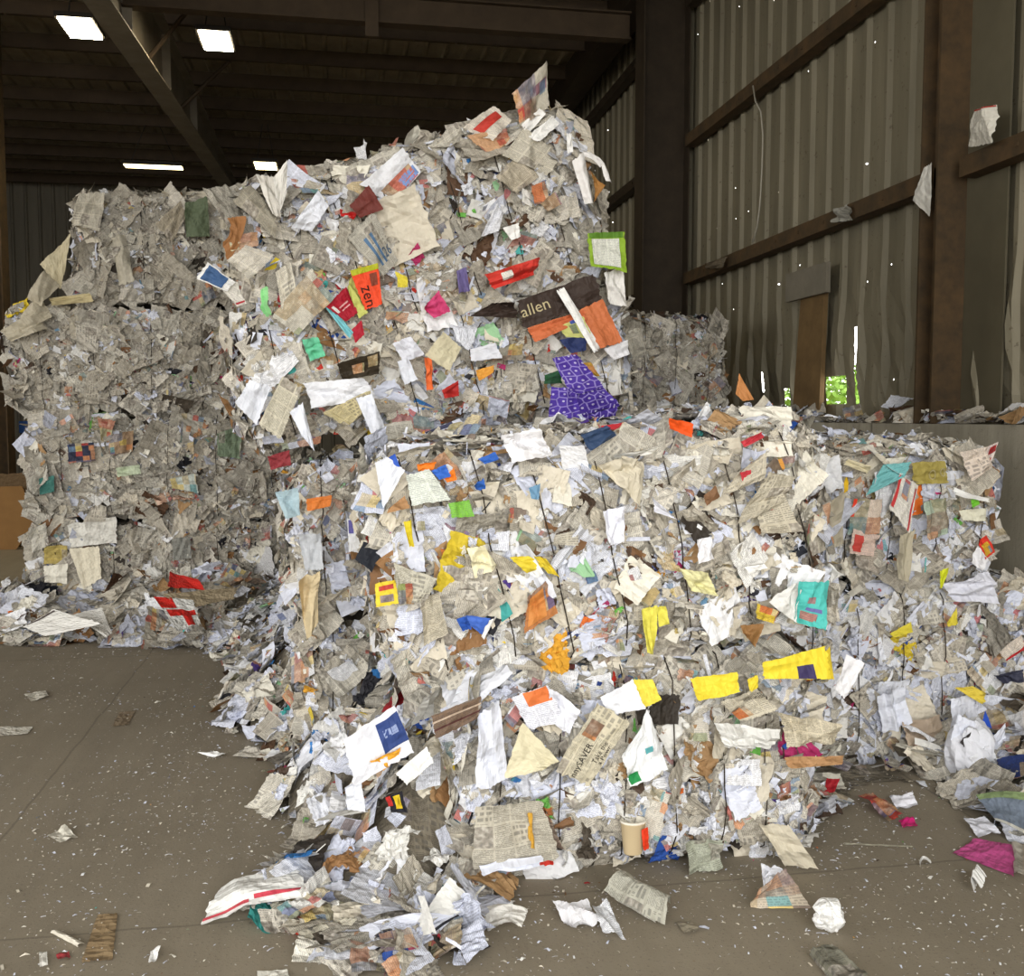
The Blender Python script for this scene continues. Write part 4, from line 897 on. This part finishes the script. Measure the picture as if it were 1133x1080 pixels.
# crushed paper cup
cp = onY(702, 946, YA-.03); V = []; n = 20
for z, rr_ in ((0, .034), (.01, .036), (.115, .047), (.12, .050), (.126, .049), (.122, .044), (.02, .032)):
    for k in range(n): V.append((cp[0]+rr_*math.cos(6.2832*k/n), cp[1]+.02+rr_*math.sin(6.2832*k/n)*.8, cp[2]+z))
F = [(i*n+k, i*n+(k+1) % n, (i+1)*n+(k+1) % n, (i+1)*n+k) for i in range(6) for k in range(n)]
mi = np.array(A.Mi); V = (mi[:3, :3] @ np.array(V).T).T + mi[:3, 3]
o = mesh_np('paper_cup', V, F, PAPER, A.root, np.zeros((len(V), 2))+.01, np.array([np.append(lin((196, 176, 140) if i < 3*n else (232, 226, 210)), 0) for i in range(len(V))]), True); o['label'] = 'tan paper cup with a white rim'
# --- grey newspaper stack: the few sheets that stand out
S(LS[0], YL, [(75, 580), (128, 572), (130, 600), (78, 606)], (226, 224, 216)); S(LS[0], YL-.03, [(76, 607), (110, 605), (112, 640), (92, 652)], (226, 218, 196), 0, label='cream carton panel near the floor', crumple=.1); S(LS[0], YL-.03, [(48, 626), (75, 624), (74, 646), (50, 644)], (228, 224, 210), 0); S(LS[0], YL, [(48, 604), (74, 604), (74, 624), (48, 624)], (190, 170, 96), .2); S(LS[0], YL, [(190, 596), (210, 594), (212, 618), (192, 620)], (150, 150, 142), .2)
S(LS[1], YL, [(75, 492), (104, 490), (106, 510), (76, 513)], (44, 48, 72), .6); S(LS[1], YL, [(108, 462), (128, 466), (120, 490), (112, 488)], (196, 190, 150), .6); S(LS[1], YL, [(120, 482), (148, 476), (146, 500), (122, 504)], (168, 140, 110), .6, label='page with a brown photograph'); S(LS[1], YL, [(188, 530), (216, 524), (220, 546), (190, 540)], (206, 214, 206), .6); S(LS[1], YL, [(240, 480), (268, 470), (266, 508), (240, 504)], (128, 146, 120), .2, label='grey-green page'); S(LS[1], YL, [(43, 530), (60, 526), (60, 544), (44, 548)], (66, 120, 112)); S(LS[1], YL, [(128, 518), (154, 514), (156, 524), (130, 528)], (196, 208, 180))
S(LS[2], YL, [(54, 330), (100, 324), (103, 334), (58, 338)], (204, 190, 148), 0); S(LS[3], YL-.05, [(44, 292), (78, 258), (72, 300), (66, 320)], (200, 190, 160), 0, label='pale folded sheet drooping at the left end'); S(LS[3], YL-.03, [(172, 248), (200, 222), (206, 240), (190, 268)], (176, 166, 146), .2); S(LS[3], YL-.06, [(204, 224), (230, 218), (232, 262), (206, 262)], (96, 108, 84), 0, label='dark green film over the top corner', crumple=.5); S(LS[3], YL-.03, [(86, 214), (116, 212), (110, 256), (78, 248)], (198, 192, 176), .2); S(LS[3], YL, [(122, 262), (138, 260), (150, 312), (132, 316)], (190, 184, 168), .0, crumple=.9)

for q in ([(0, 366), (38, 346), (52, 364), (12, 378)], [(22, 352), (44, 330), (58, 350), (34, 366)], [(30, 330), (52, 300), (66, 316), (48, 340)]): S(LS[2], YL-.04, q, (186, 178, 158), .0, crumple=.8, label='pale crumpled flap drooping at the left end', bow=.2)
for q in ([(28, 520), (44, 498), (52, 530), (34, 548)], [(32, 590), (50, 578), (54, 604), (36, 612)]): S(LS[1] if q[0][1] < 560 else LS[0], YL-.03, q, (206, 202, 190), .2, crumple=.9)

# ================================================================== LOOSE PAPER
def seg_dist(P, poly):
    d = np.full(len(P), 1e9)
    for a, b in zip(poly[:-1], poly[1:]):
        ab = b-a; t = np.clip(((P-a)@ab)/max(ab@ab, 1e-9), 0, 1); d = np.minimum(d, np.linalg.norm(P-(a+t[:, None]*ab), axis=1))
    return d
def in_poly(P, poly):
    x, y = P[:, 0], P[:, 1]; c = np.zeros(len(P), bool); j = len(poly)-1
    for i in range(len(poly)):
        xi, yi = poly[i]; xj, yj = poly[j]
        m = ((yi > y) != (yj > y)) & (x < (xj-xi)*(y-yi)/((yj-yi) if abs(yj-yi) > 1e-9 else 1e-9)+xi); c ^= m; j = i
    return c
KINDN = {0: ('white_sheet', 'white office sheet', 'paper'), 1: ('newspaper_page', 'grey newspaper page', 'newspaper'), 2: ('cream_sheet', 'cream sheet', 'paper'), 3: ('brown_paper', 'brown paper piece', 'paper'), 4: ('coloured_sheet', 'small coloured sheet', 'paper'), 5: ('printed_page', 'colour-printed page', 'paper'), 6: ('dark_sheet', 'dark paper piece', 'paper')}
class Heap:
    def __init__(s, edge, inner, hfun, mixw, dens, nind, size, where, group, seed, litter_label, z0=0.0, isize=1.5, tilt=.5):
        s.edge = np.array(edge); s.poly = np.array(list(edge)+list(inner)); s.hf = hfun; r = np.random.default_rng(seed); s.z0 = z0; s.r = r
        lo, hi = s.poly.min(0), s.poly.max(0); area_box = np.prod(hi-lo)
        def samp(n):
            P = r.uniform(lo, hi, (int(n), 2)); P = P[in_poly(P, s.poly)]; return P
        P = samp(dens*area_box); h = s.h(P); nrm = s.n(P)
        pos = np.column_stack([P, s.z0+h+np.abs(r.normal(0, .02, len(P)))+.008])
        k = int(len(P)*.55); parts = [mixed(r, pos[:k], nrm[:k], mixw, size, tilt), mixed(r, pos[k:], nrm[k:], mixw, size*.5, tilt*1.2, (.25, .2, .3, .25, 0))]
        # what the loose paper lies on
        nx = 26; gx, gy = np.meshgrid(np.linspace(lo[0], hi[0], nx+1), np.linspace(lo[1], hi[1], nx+1), indexing='ij'); G = np.stack([gx, gy], -1).reshape(-1, 2)
        inside = in_poly(G, s.poly); F = grid_faces(nx, nx); F = F[inside[F].all(1)]
        V = np.column_stack([G, s.z0+np.maximum(s.h(G)-.03, .002)])
        parts.append((V, F, G*1.0, np.tile(np.append(lin((132, 124, 108)), .2), (len(V), 1))))
        V, F, U, C = join(parts); V[:, 2] = np.maximum(V[:, 2], s.z0+.003)
        o = mesh_np('paper_litter', V, F, PAPER, None, U, C); tag(o, litter_label, 'paper litter', kind='stuff')
        P = samp(nind*area_box*6); P = P[:nind]; h = s.h(P); nn = s.n(P)
        for p, hh, q in zip(P, h, nn):
            q = q + r.normal(0, .28, 3); q /= np.linalg.norm(q)
            loc = np.array([p[0], p[1], s.z0+hh])
            o, k = single('paper_sheet', r, loc+np.array([0, 0, .03]), q, size*isize*r.uniform(.8, 1.5), mixw, .1, None, None, None, .7, loc)
            co = np.zeros(len(o.data.vertices)*3, np.float32); o.data.vertices.foreach_get('co', co); co = co.reshape(-1, 3); mn = -hh+.004 if hh < .1 else -9
            co[:, 2] = np.maximum(co[:, 2], mn); o.data.vertices.foreach_set('co', co.ravel()); o.data.update()
            nm, lab, cat = KINDN[k]; o.name = nm; o.location = loc; tag(o, f'loose {lab} {where}', cat, f'{lab}s {group}')
    def h(s, P): return s.hf(P, seg_dist(P, s.edge))
    def n(s, P):
        e = .03; hx = (s.h(P+[e, 0])-s.h(P-[e, 0]))/(2*e); hy = (s.h(P+[0, e])-s.h(P-[0, e]))/(2*e)
        n = np.column_stack([-hx, -hy, np.ones(len(P))]); return n/np.linalg.norm(n, axis=1)[:, None]
fz = lambda pts: [onZ(a, b, 0)[:2] for a, b in pts]
def h1(P, d):
    sl = .22+.75*np.clip((P[:, 1]-3.35)/.5, 0, 1)*np.clip((7.2-P[:, 1])/1.5, .3, 1)
    cap = np.where(P[:, 1] > 5.5, .45, .72)
    return np.minimum(sl*d, cap)*(1+.12*np.sin(9*P[:, 0]+5*P[:, 1])) 
Heap(fz([(150, 712), (232, 722), (262, 745), (238, 782), (246, 805), (312, 850), (287, 893), (352, 940), (318, 962), (262, 985), (250, 1015), (320, 1040), (392, 1072), (450, 1086), (520, 1068), (536, 1028), (560, 1004)]),
     [(.62, 3.56), (.46, 3.7), (.46, 4.6), (-.12, 4.8), (-.2, 6.0), (-.30, 8.4), (-1.6, 8.5)], h1, (5.2, 2.2, .8, .4, .7, 1.5, .3), 330, 150, .105,
     'in the spill down the left side of the nearest bales', 'in the left spill', 31, 'mixed paper scraps spilled down the left side of the nearest bales')
def h2(P, d): return np.minimum(.42*d, .3)*(1+.2*np.sin(7*P[:, 0]))
Heap(fz([(-60, 716), (20, 714), (90, 712), (150, 716), (235, 720), (300, 700)]), [(-.4, 8.55), (-2.6, 8.6), (-3.6, 8.8)], h2, (3.2, 3.4, .9, .6, .35, 1.2, .3), 260, 60, .14,
     'in the litter at the foot of the tall grey stack', 'before the grey stack', 32, 'paper scraps drifted along the foot of the tall grey stack')
def h3(P, d): return np.minimum(.5*d, .28)
Heap(fz([(1032, 868), (1062, 884), (1085, 905), (1110, 925), (1160, 940)]), [(3.6, 3.6), (3.65, 4.4), (2.9, 4.42), (2.6, 4.40)], h3, (4, 2.4, .8, .5, .4, 1.2, .4), 300, 32, .115,
     'in the heap beside the concrete wall at right', 'in the right heap', 33, 'paper scraps heaped beside the concrete wall at right')
def h5(P, d): return np.minimum(.3*d, .06)*(1+.8*np.sin(4*P[:, 1]+1))
Heap([(3.78, 4.9), (3.78, 11.0)], [(3.95, 11.0), (3.95, 4.9)], h5, (2, 3.4, .6, .6, .2, .8, .5), 190, 26, .10,
     'on top of the concrete wall', 'on the concrete wall', 34, 'paper scraps lying along the top of the concrete wall', z0=1.66)
def h6(P, d): return np.minimum(.3*d, .05)
Heap(fz([(932, 900), (948, 872), (990, 865), (1030, 872)]), [(2.55, 4.38), (1.9, 4.38), (1.9, 3.7)], h6, (4, 2.4, .8, .5, .5, 1.2, .4), 150, 12, .09,
     'on the floor between the two bottom bales', 'between the bottom bales', 35, 'paper scraps on the floor between the two bottom bales')

# flecks all over the floor
r = np.random.default_rng(55)
def flecks(n):
    P = np.column_stack([r.uniform(-4, 4, n), r.uniform(2.3, 8.2, n)]); q = r.random(n)
    w = .12+.9*np.exp(-np.abs(P[:, 0]-.2)*.9)+.6*np.exp(-((P[:, 0]-2.1)**2+(P[:, 1]-3.9)**2)/.7)
    w *= .45+1.1*(np.sin(3.1*P[:, 0]+1.7*P[:, 1])*np.sin(2.3*P[:, 1]-1.1*P[:, 0]) > -.2)
    return P[q < w]
P = flecks(46000); n = len(P)
ln = np.exp(r.normal(math.log(.008), .5, n)); wd = ln*r.uniform(.12, .5, n); a = r.uniform(0, 6.28, n)
ca, sa = np.cos(a), np.sin(a); Vv = []
for i, (u, v, z) in enumerate(((-.5, -.5, .0), (0, -.5, .2), (.5, -.5, 0.05), (.5, .5, .05), (0, .5, .25), (-.5, .5, 0))):
    Vv.append(np.column_stack([P[:, 0]+ca*u*ln-sa*v*wd, P[:, 1]+sa*u*ln+ca*v*wd, .003+z*ln*r.uniform(.2, 1.2, n)]))
V = np.stack(Vv, 1).reshape(-1, 3); b = (np.arange(n)*6)[:, None, None]
F = (np.array([[0, 1, 4, 5], [1, 2, 3, 4]])[None]+b).reshape(-1, 4)
cols, _ = palette(r, n, (6, 2.5, 2.6, .2, .1, 0, .05)); C = np.repeat(cols, 6, 0); C[:, 3] = 0
o = mesh_np('paper_flecks', V, F, PAPER, None, np.zeros((len(V), 2)), C); tag(o, 'tiny white paper flecks scattered over the floor', 'paper flecks', kind='stuff')

# single things lying about
def loose(name, px, zs, col, k, label, cat, crumple=.35, bow=0.0, over=(), n=16, y0=None, x0=None):
    SEED[0] += 1
    zs = zs if hasattr(zs, '__len__') else [zs]*4
    if y0 is not None: c = [onY(a, b, y0-z) for (a, b), z in zip(px, zs)]
    elif x0 is not None: c = [onX(a, b, x0-z) for (a, b), z in zip(px, zs)]
    else: c = [onZ(a, b, z) for (a, b), z in zip(px, zs)]
    cen = np.mean(c, 0); cen[2] = min(q[2] for q in c)
    p = Patch(c, SEED[0], crumple, bow); T = Matrix.Translation(Vector(-cen))
    o = p.mesh(name, col, k, None, T, n=n); o.location = cen
    if y0 is None and x0 is None:
        for v in o.data.vertices: v.co.z = max(v.co.z, .004-cen[2]) if cen[2] < .2 else v.co.z
    for nm, rect, cc, kk in over: p.mesh(nm, cc, kk, o, T, rect, .003, n=10)
    return tag(o, label, cat)
loose('paper_bag', [(246, 982), (326, 958), (345, 992), (222, 1024)], (.05, .12, .09, .02), (234, 234, 230), 0, 'flattened white paper bag with red edges lying at the front left of the spill', 'bag', .5, .05, [('red_edge', (.0, .86, .45, .93), (200, 80, 90), 0), ('red_edge', (.5, .80, .98, .88), (200, 70, 84), 0)])
loose('newspaper_page', [(300, 1006), (372, 1000), (398, 1028), (336, 1040)], (.03, .06, .05, .02), (196, 190, 172), .2, 'crumpled beige newspaper just right of the red-edged white bag', 'newspaper', .8)
loose('printed_sheet', [(392, 1036), (470, 1008), (528, 1010), (412, 1060)], (.04, .1, .06, .03), (222, 226, 240), 0, 'bluish white sheet with a black border at the bottom of the spill', 'paper', .7, 0, [('black_border', (.0, .9, 1, .96), (40, 40, 48), 0), ('black_picture', (.15, .45, .5, .8), (70, 72, 84), .6)])
loose('white_card', [(462, 1018), (497, 970), (530, 1004), (500, 1018)], (.06, .18, .09, .05), (230, 230, 226), 0, 'white card corner standing up before the nearest bale', 'card', .2, .1)
loose('white_leaflet', [(530, 1008), (584, 1006), (578, 1026), (540, 1030)], (.02, .05, .03, .01), (232, 230, 224), 0, 'folded white leaflet lying right of the white card corner', 'leaflet', .3, .15)
loose('newspaper_roll', [(668, 984), (700, 972), (742, 996), (736, 1022)], (.05, .06, .05, .02), (178, 176, 162), .2, 'curled grey newspaper section lying before the nearest bale', 'newspaper', .3, .3)
loose('folded_newspaper', [(678, 994), (716, 1006), (740, 1012), (724, 1020)], (.02, .03, .02, .01), (190, 188, 176), .2, 'folded newspaper strip under the curled grey section', 'newspaper', .2, .1)
loose('torn_white_sheet', [(655, 1002), (672, 996), (692, 1038), (668, 1034)], (.05, .06, .01, .02), (226, 228, 232), .4, 'creased white sheet pointing away from the nearest bale', 'paper', .9)
loose('torn_white_sheet', [(612, 1000), (650, 994), (664, 1020), (630, 1024)], (.04, .05, .02, .02), (224, 224, 228), 0, 'shredded white sheet left of the creased one', 'paper', 1.2)
loose('newspaper_page', [(840, 984), (868, 960), (899, 1006), (830, 1004)], (.08, .14, .01, .01), (196, 184, 164), .6, 'triangular folded newspaper page at the right front corner of the nearest bale', 'newspaper', .3)
loose('white_wrapper', [(842, 956), (866, 962), (868, 976), (846, 990)], (.1, .1, .06, .04), (230, 232, 240), 0, 'white crumpled wrapper above the triangular newspaper page', 'paper', 1.2)
loose('kraft_scrap', [(748, 1020), (762, 1018), (775, 1028), (758, 1034)], .006, (150, 142, 124), 0, 'small dull brown scrap lying alone on the floor', 'scrap', .2)
loose('dark_sheet', [(895, 1055), (920, 1044), (960, 1076), (925, 1092)], (.02, .06, .05, .02), (112, 110, 96), .2, 'dark grey crumpled sheet at the bottom edge right of centre', 'paper', 1.0)
loose('pink_card', [(1054, 944), (1078, 928), (1126, 936), (1122, 970)], (.006, .02, .02, .006), (204, 88, 150), 0, 'torn magenta card lying flat on the floor', 'card', .06)
loose('grey_paper', [(1122, 936), (1142, 930), (1142, 972), (1122, 966)], (.02, .06, .05, .02), (178, 172, 160), 0, 'grey paper beside the magenta card', 'paper', .5)
loose('red_wrapper', [(948, 882), (966, 876), (1000, 904), (984, 910)], (.03, .04, .03, .01), (186, 70, 56), .6, 'red patterned wrapper strip on the floor between the bales', 'wrapper', .5)
loose('pink_strip', [(994, 908), (1010, 904), (1016, 914), (1000, 916)], .01, (226, 40, 130), 0, 'hot pink paper strip at the end of the red wrapper', 'strip', .5)
loose('white_packet', [(984, 882), (1010, 878), (1016, 890), (992, 894)], (.02, .05, .03, .01), (230, 230, 238), 0, 'white packet lying right of the red wrapper', 'packet', .8)
loose('magazine', [(1080, 880), (1140, 878), (1142, 928), (1102, 908)], (.10, .16, .06, .05), (122, 134, 150), 0, 'open magazine with a blue and green cover in the right heap', 'magazine', .2, .1, [('green_band', (.0, .0, 1, .18), (136, 156, 110), 0), ('pale_edge', (.0, .9, 1, 1), (220, 220, 210), 0)])
loose('white_sheet', [(1066, 906), (1090, 904), (1108, 922), (1082, 926)], (.03, .05, .03, .01), (222, 224, 234), 0, 'white sheet slipped under the open magazine', 'paper', .3)
loose('long_straw', [(935, 932.6), (1010, 936), (1010, 937.6), (935, 934.4)], .008, (214, 210, 190), 0, 'long pale plastic strap lying straight on the floor', 'strap', 0)
loose('paper_curl', [(1017, 954), (1030, 952), (1030, 956), (1018, 958)], (.006, .02, .02, .006), W, 0, 'small white curl of paper on open floor left of the magenta card', 'scrap', .3, .6)
loose('paper_curl', [(1083, 972), (1092, 970), (1086, 984), (1078, 988)], (.006, .02, .01, .006), W, 0, 'white curl of paper below the magenta card', 'scrap', .3, .6)
loose('white_scrap', [(52, 924), (72, 912), (86, 926), (66, 932)], (.005, .02, .006, .005), (222, 218, 204), 0, 'butterfly-shaped white scrap alone on the left floor', 'scrap', .5)
loose('white_scrap', [(26, 768), (50, 764), (54, 770), (34, 776)], .008, (224, 220, 206), 0, 'flat pale scrap farthest back on the open left floor', 'scrap', .3)
loose('white_scrap', [(-6, 804), (36, 804), (30, 812), (0, 814)], .006, (214, 210, 198), 0, 'long pale scrap at the left edge of the floor', 'scrap', .3)
loose('white_scrap', [(56, 1032), (66, 1030), (94, 1044), (86, 1048)], (.005, .015, .02, .006), (218, 212, 196), 0, 'curved pale strip left of the brown cardboard', 'scrap', .3, .1)
loose('white_tag', [(43, 1054), (52, 1053), (53, 1068), (44, 1070)], .008, (232, 230, 222), 0, 'small white rectangular tag at the bottom left', 'tag', .1)
loose('red_wrapper', [(62, 1056), (76, 1052), (78, 1058), (64, 1062)], .008, (170, 60, 64), .6, 'small red wrapper beside the white tag', 'wrapper', .5)
loose('white_scrap', [(166, 1052), (178, 1046), (172, 1062), (164, 1066)], (.005, .02, .01, .005), W, 0, 'small white scrap right of the brown cardboard', 'scrap', .4)
loose('white_scrap', [(284, 1074), (318, 1072), (320, 1082), (286, 1084)], .01, (226, 224, 214), 0, 'white sheet corner at the bottom edge of the photo', 'scrap', .3)
loose('cardboard_piece', [(108, 1012), (130, 1010), (124, 1062), (90, 1064)], .004, (156, 134, 102), 0, 'flattened brown cardboard strip trodden onto the floor', 'cardboard', .02)
loose('cardboard_piece', [(132, 788), (150, 786), (142, 802), (124, 804)], .004, (138, 122, 100), 0, 'faint brown cardboard patch farther back on the floor', 'cardboard', .02)
loose('white_strip', [(218, 834), (240, 831), (252, 834), (236, 838)], (.006, .02, .02, .006), W, 0, 'white curled strip lying just off the left spill', 'strip', .5)
loose('red_cross_sheet', [(188, 632), (220, 642), (226, 652), (186, 650)], (.46, .46, .40, .40), (214, 46, 38), 0, 'red sheet leaning on the foot of the grey stack', 'paper', .3)
loose('red_cross_sheet', [(170, 660), (214, 664), (222, 690), (196, 698)], (.42, .40, .28, .26), (226, 226, 222), 0, 'red sheet with a white cross in the litter before the grey stack', 'paper', .2, 0, [('red_print', (.0, .0, .45, .35), (214, 46, 38), 0), ('red_print', (.1, .4, .95, .6), (214, 46, 38), 0), ('red_print', (.5, .45, .78, .98), (214, 46, 38), 0)])
loose('beige_sheet', [(180, 658), (262, 650), (258, 662), (200, 676)], (.43, .43, .38, .34), (186, 170, 142), 0, 'long beige sheet over the red cross sheet', 'paper', .3)
loose('white_carton', [(26, 694), (60, 674), (112, 690), (50, 704)], (.16, .30, .28, .14), (236, 234, 228), 0, 'open white carton flap in the litter at the far left', 'carton', .15, 0, [('black_edge', (.1, .02, .95, .07), (90, 80, 76), 0)])
loose('white_carton', [(80, 680), (112, 672), (124, 700), (118, 706)], (.22, .30, .18, .16), (230, 228, 222), 0, 'second white carton flap right of the open one', 'carton', .2)
loose('card_strip', [(243, 676), (258, 672), (272, 706), (254, 712)], (.22, .22, .08, .08), (224, 218, 204), 0, 'white card strip leaning in the gap between the stacks', 'card', .1)
loose('grey_board', [(268, 596), (300, 606), (304, 640), (270, 632)], (.62, .62, .4, .4), (206, 206, 208), 0, 'grey white board wedged between the two stacks', 'card', .2)
# brown cardboard leaning at the far left
c = [onY(a, b, 13.65) for a, b in ((-60, 540), (24, 538), (40, 574), (18, 609), (-60, 612))]
for q in c: q[2] = max(q[2], .002)
m = MB(); t_ = Vector((0, .03, 0)); m.v = [tuple(Vector(p)) for p in c]+[tuple(Vector(p)+t_) for p in c]; m.f = [(0, 1, 2, 3, 4), (9, 8, 7, 6, 5)]+[(i, i+5, (i+1) % 5+5, (i+1) % 5) for i in range(5)]
o = m.build('cardboard_sheet', KRAFT); tag(o, 'brown cardboard sheet standing at the far left behind the grey stack', 'cardboard')
q0, q1 = onY(22, 466, 15.2), onY(48, 479, 15.2); bn = empty('storage_bin', (q0[0], 15.2, 0))
MB().box(0, q1[0]-q0[0], 0, .5, 0, q1[2]).build('bin_body', BLACKP, bn); MB().box(-.01, q1[0]-q0[0]+.01, -.02, .52, q1[2], q0[2]).build('lid', BLUEP, bn)  # dark body colour stands in for the darkness below the lid
tag(bn, 'bin with a blue lid and a body coloured as shade, glimpsed behind the grey stack at the far left', 'bin')
loose('cardboard_sheet', [(-60, 530), (40, 521), (46, 604), (-60, 612)], .0, (112, 90, 62), 0, 'dull brown board leaning behind the cardboard at the far left', 'board', .1, y0=13.9)

# lumps: crumpled ball, white bag
def lump(name, cen, rad, seed, col, label, cat, amp=.22, parent=None):
    r = np.random.default_rng(seed); nu, nv = 28, 18; V = []
    D = r.normal(0, 1, (14, 3)); D /= np.linalg.norm(D, axis=1)[:, None]; cf = r.uniform(.2, .9, 14); sg = r.choice([-1, 1], 14)*r.uniform(.4, 1, 14)
    for j in range(nv+1):
        th = math.pi*j/nv
        for i in range(nu):
            a = 6.2832*i/nu; d = np.array([math.sin(th)*math.cos(a), math.sin(th)*math.sin(a), math.cos(th)])
            k = 1+amp*float((sg*np.clip(1-np.abs(D@d-cf)/.25, 0, 1)).sum())*.5
            V.append(d*k*np.array(rad))
    V = np.array(V); V[:, 2] -= V[:, 2].min()
    V[:, 2] = np.where(V[:, 2] < rad[2]*.12, 0.0, V[:, 2])
    F = [(j*nu+i, j*nu+(i+1) % nu, (j+1)*nu+(i+1) % nu, (j+1)*nu+i) for j in range(nv) for i in range(nu)]
    uv = np.array([(.3*i/nu, .2*j/nv) for j in range(nv+1) for i in range(nu)])
    o = mesh_np(name, V, F, PAPER, parent, uv, np.tile(np.append(lin(col), 0), (len(V), 1)), False); o.location = cen
    if label: tag(o, label, cat)
    return o
lump('paper_ball', onZ(916, 1030, .004), (.055, .05, .05), 3, (240, 240, 238), 'white crumpled paper ball standing alone on the floor', 'paper ball', .35)
bagc = onZ(1072, 868, .0); bag = empty('white_bag', tuple(bagc)); tag(bag, 'white carrier bag with a black photograph leaning on the right bottom bale', 'bag')
lump('bag_body', (0, 0, 0), (.125, .10, .16), 8, (228, 230, 238), None, None, .25, bag); T = Matrix.Translation(Vector(-bagc))
for px, z, col, ov, nm in (([(1062, 822), (1078, 806), (1096, 822), (1082, 840)], 4.02, (58, 54, 54), [('face_print', (.25, .2, .7, .8), (140, 136, 132), .6)], 'black_photo'), ([(1052, 818), (1060, 790), (1080, 800), (1066, 834)], 4.06, (226, 230, 242), [], 'bag_side'), ([(1084, 834), (1112, 800), (1114, 816), (1094, 852)], 4.06, (224, 228, 240), [], 'bag_side'), ([(1072, 838), (1098, 822), (1106, 852), (1090, 862)], 4.0, (232, 234, 240), [('green_print', (.35, .2, .7, .5), (60, 150, 90), 0), ('red_print', (.1, .62, .35, .8), (206, 84, 70), 0)], 'bag_front')):
    SEED[0] += 1; p = Patch([onY(a, b, z) for a, b in px], SEED[0], .4); o = p.mesh(nm, col, 0, bag, T)
    for n_, rc, cc, kk in ov: p.mesh(n_, cc, kk, o, T, rc, .003, n=10)
loose('blue_card', [(1086, 800), (1090, 786), (1100, 812), (1092, 814)], 0, (50, 90, 200), 0, 'pointed blue card sticking up behind the white carrier bag', 'card', .2, y0=4.12)

# paper caught on the wall rails, film, orange card behind the bales
loose('white_sheet', [(1077, 122), (1108, 116), (1104, 158), (1072, 163)], (.02, .03, .02, .0), (222, 218, 206), 0, 'white crumpled sheet standing on the wall rail at the upper right', 'paper', .6, .1, [('red_edge', (0, .0, 1, .035), (180, 60, 50), 0)], x0=3.86)
loose('white_sheet', [(1022, 186), (1032, 180), (1029, 240), (1010, 222)], 0, (226, 224, 216), 0, 'pointed white sheet hanging from the rail beside the brown column', 'paper', .2, x0=3.80)
loose('plastic_film', [(922, 232), (938, 226), (938, 244), (924, 246)], (.0, .03, .03, 0), (150, 148, 138), 0, 'grey plastic film snagged on the lower wall rail', 'plastic', 1.5, x0=3.87)
loose('plastic_film', [(780, 292), (802, 284), (800, 296), (786, 298)], (.0, .03, .03, 0), (110, 100, 84), 0, 'dusty paper snagged on the wall rail near the dark column', 'paper', 1.2, x0=3.87)
loose('orange_card', [(814, 436), (818, 413), (834, 442), (822, 444)], 0, (206, 140, 84), 0, 'orange brown card standing up behind the wide pale bale', 'card', .2, y0=4.6)
loose('orange_card', [(843, 450), (855, 446), (856, 460), (846, 460)], 0, (196, 120, 74), 0, 'small orange flap at the back edge of the wide pale bale', 'card', .1, y0=4.5)

# ================================================================== LIGHT
w = bpy.data.worlds.new('overcast_sky'); SC.world = w; w.use_nodes = True
nt = w.node_tree; nt.nodes.clear()
bg = nt.nodes.new('ShaderNodeBackground'); ow = nt.nodes.new('ShaderNodeOutputWorld')
bg.inputs[0].default_value = (1.0, 0.985, 0.955, 1); bg.inputs[1].default_value = 5.2
nt.links.new(bg.outputs[0], ow.inputs[0])
pl_ = bpy.data.lights.new('doorway_portal', 'AREA'); pl_.shape = 'RECTANGLE'; pl_.size = 10.1; pl_.size_y = 5.5; pl_.cycles.is_portal = True
po = bpy.data.objects.new('doorway_portal', pl_); COL.objects.link(po)
po.location = (-1.15, -3.1, 2.75); po.rotation_euler = (math.radians(-90), 0, math.radians(180))
pl2 = bpy.data.lights.new('side_portal', 'AREA'); pl2.shape = 'RECTANGLE'; pl2.size = 10.0; pl2.size_y = 5.5; pl2.cycles.is_portal = True
po2 = bpy.data.objects.new('side_portal', pl2); COL.objects.link(po2); po2.location = (-12.05, 2.0, 2.75); po2.rotation_euler = (math.radians(-90), 0, math.radians(90))
SC.view_settings.view_transform = 'Standard'; SC.view_settings.look = 'None'; SC.view_settings.exposure = 0.05; SC.view_settings.gamma = 1.0
SC.view_settings.use_curve_mapping = False
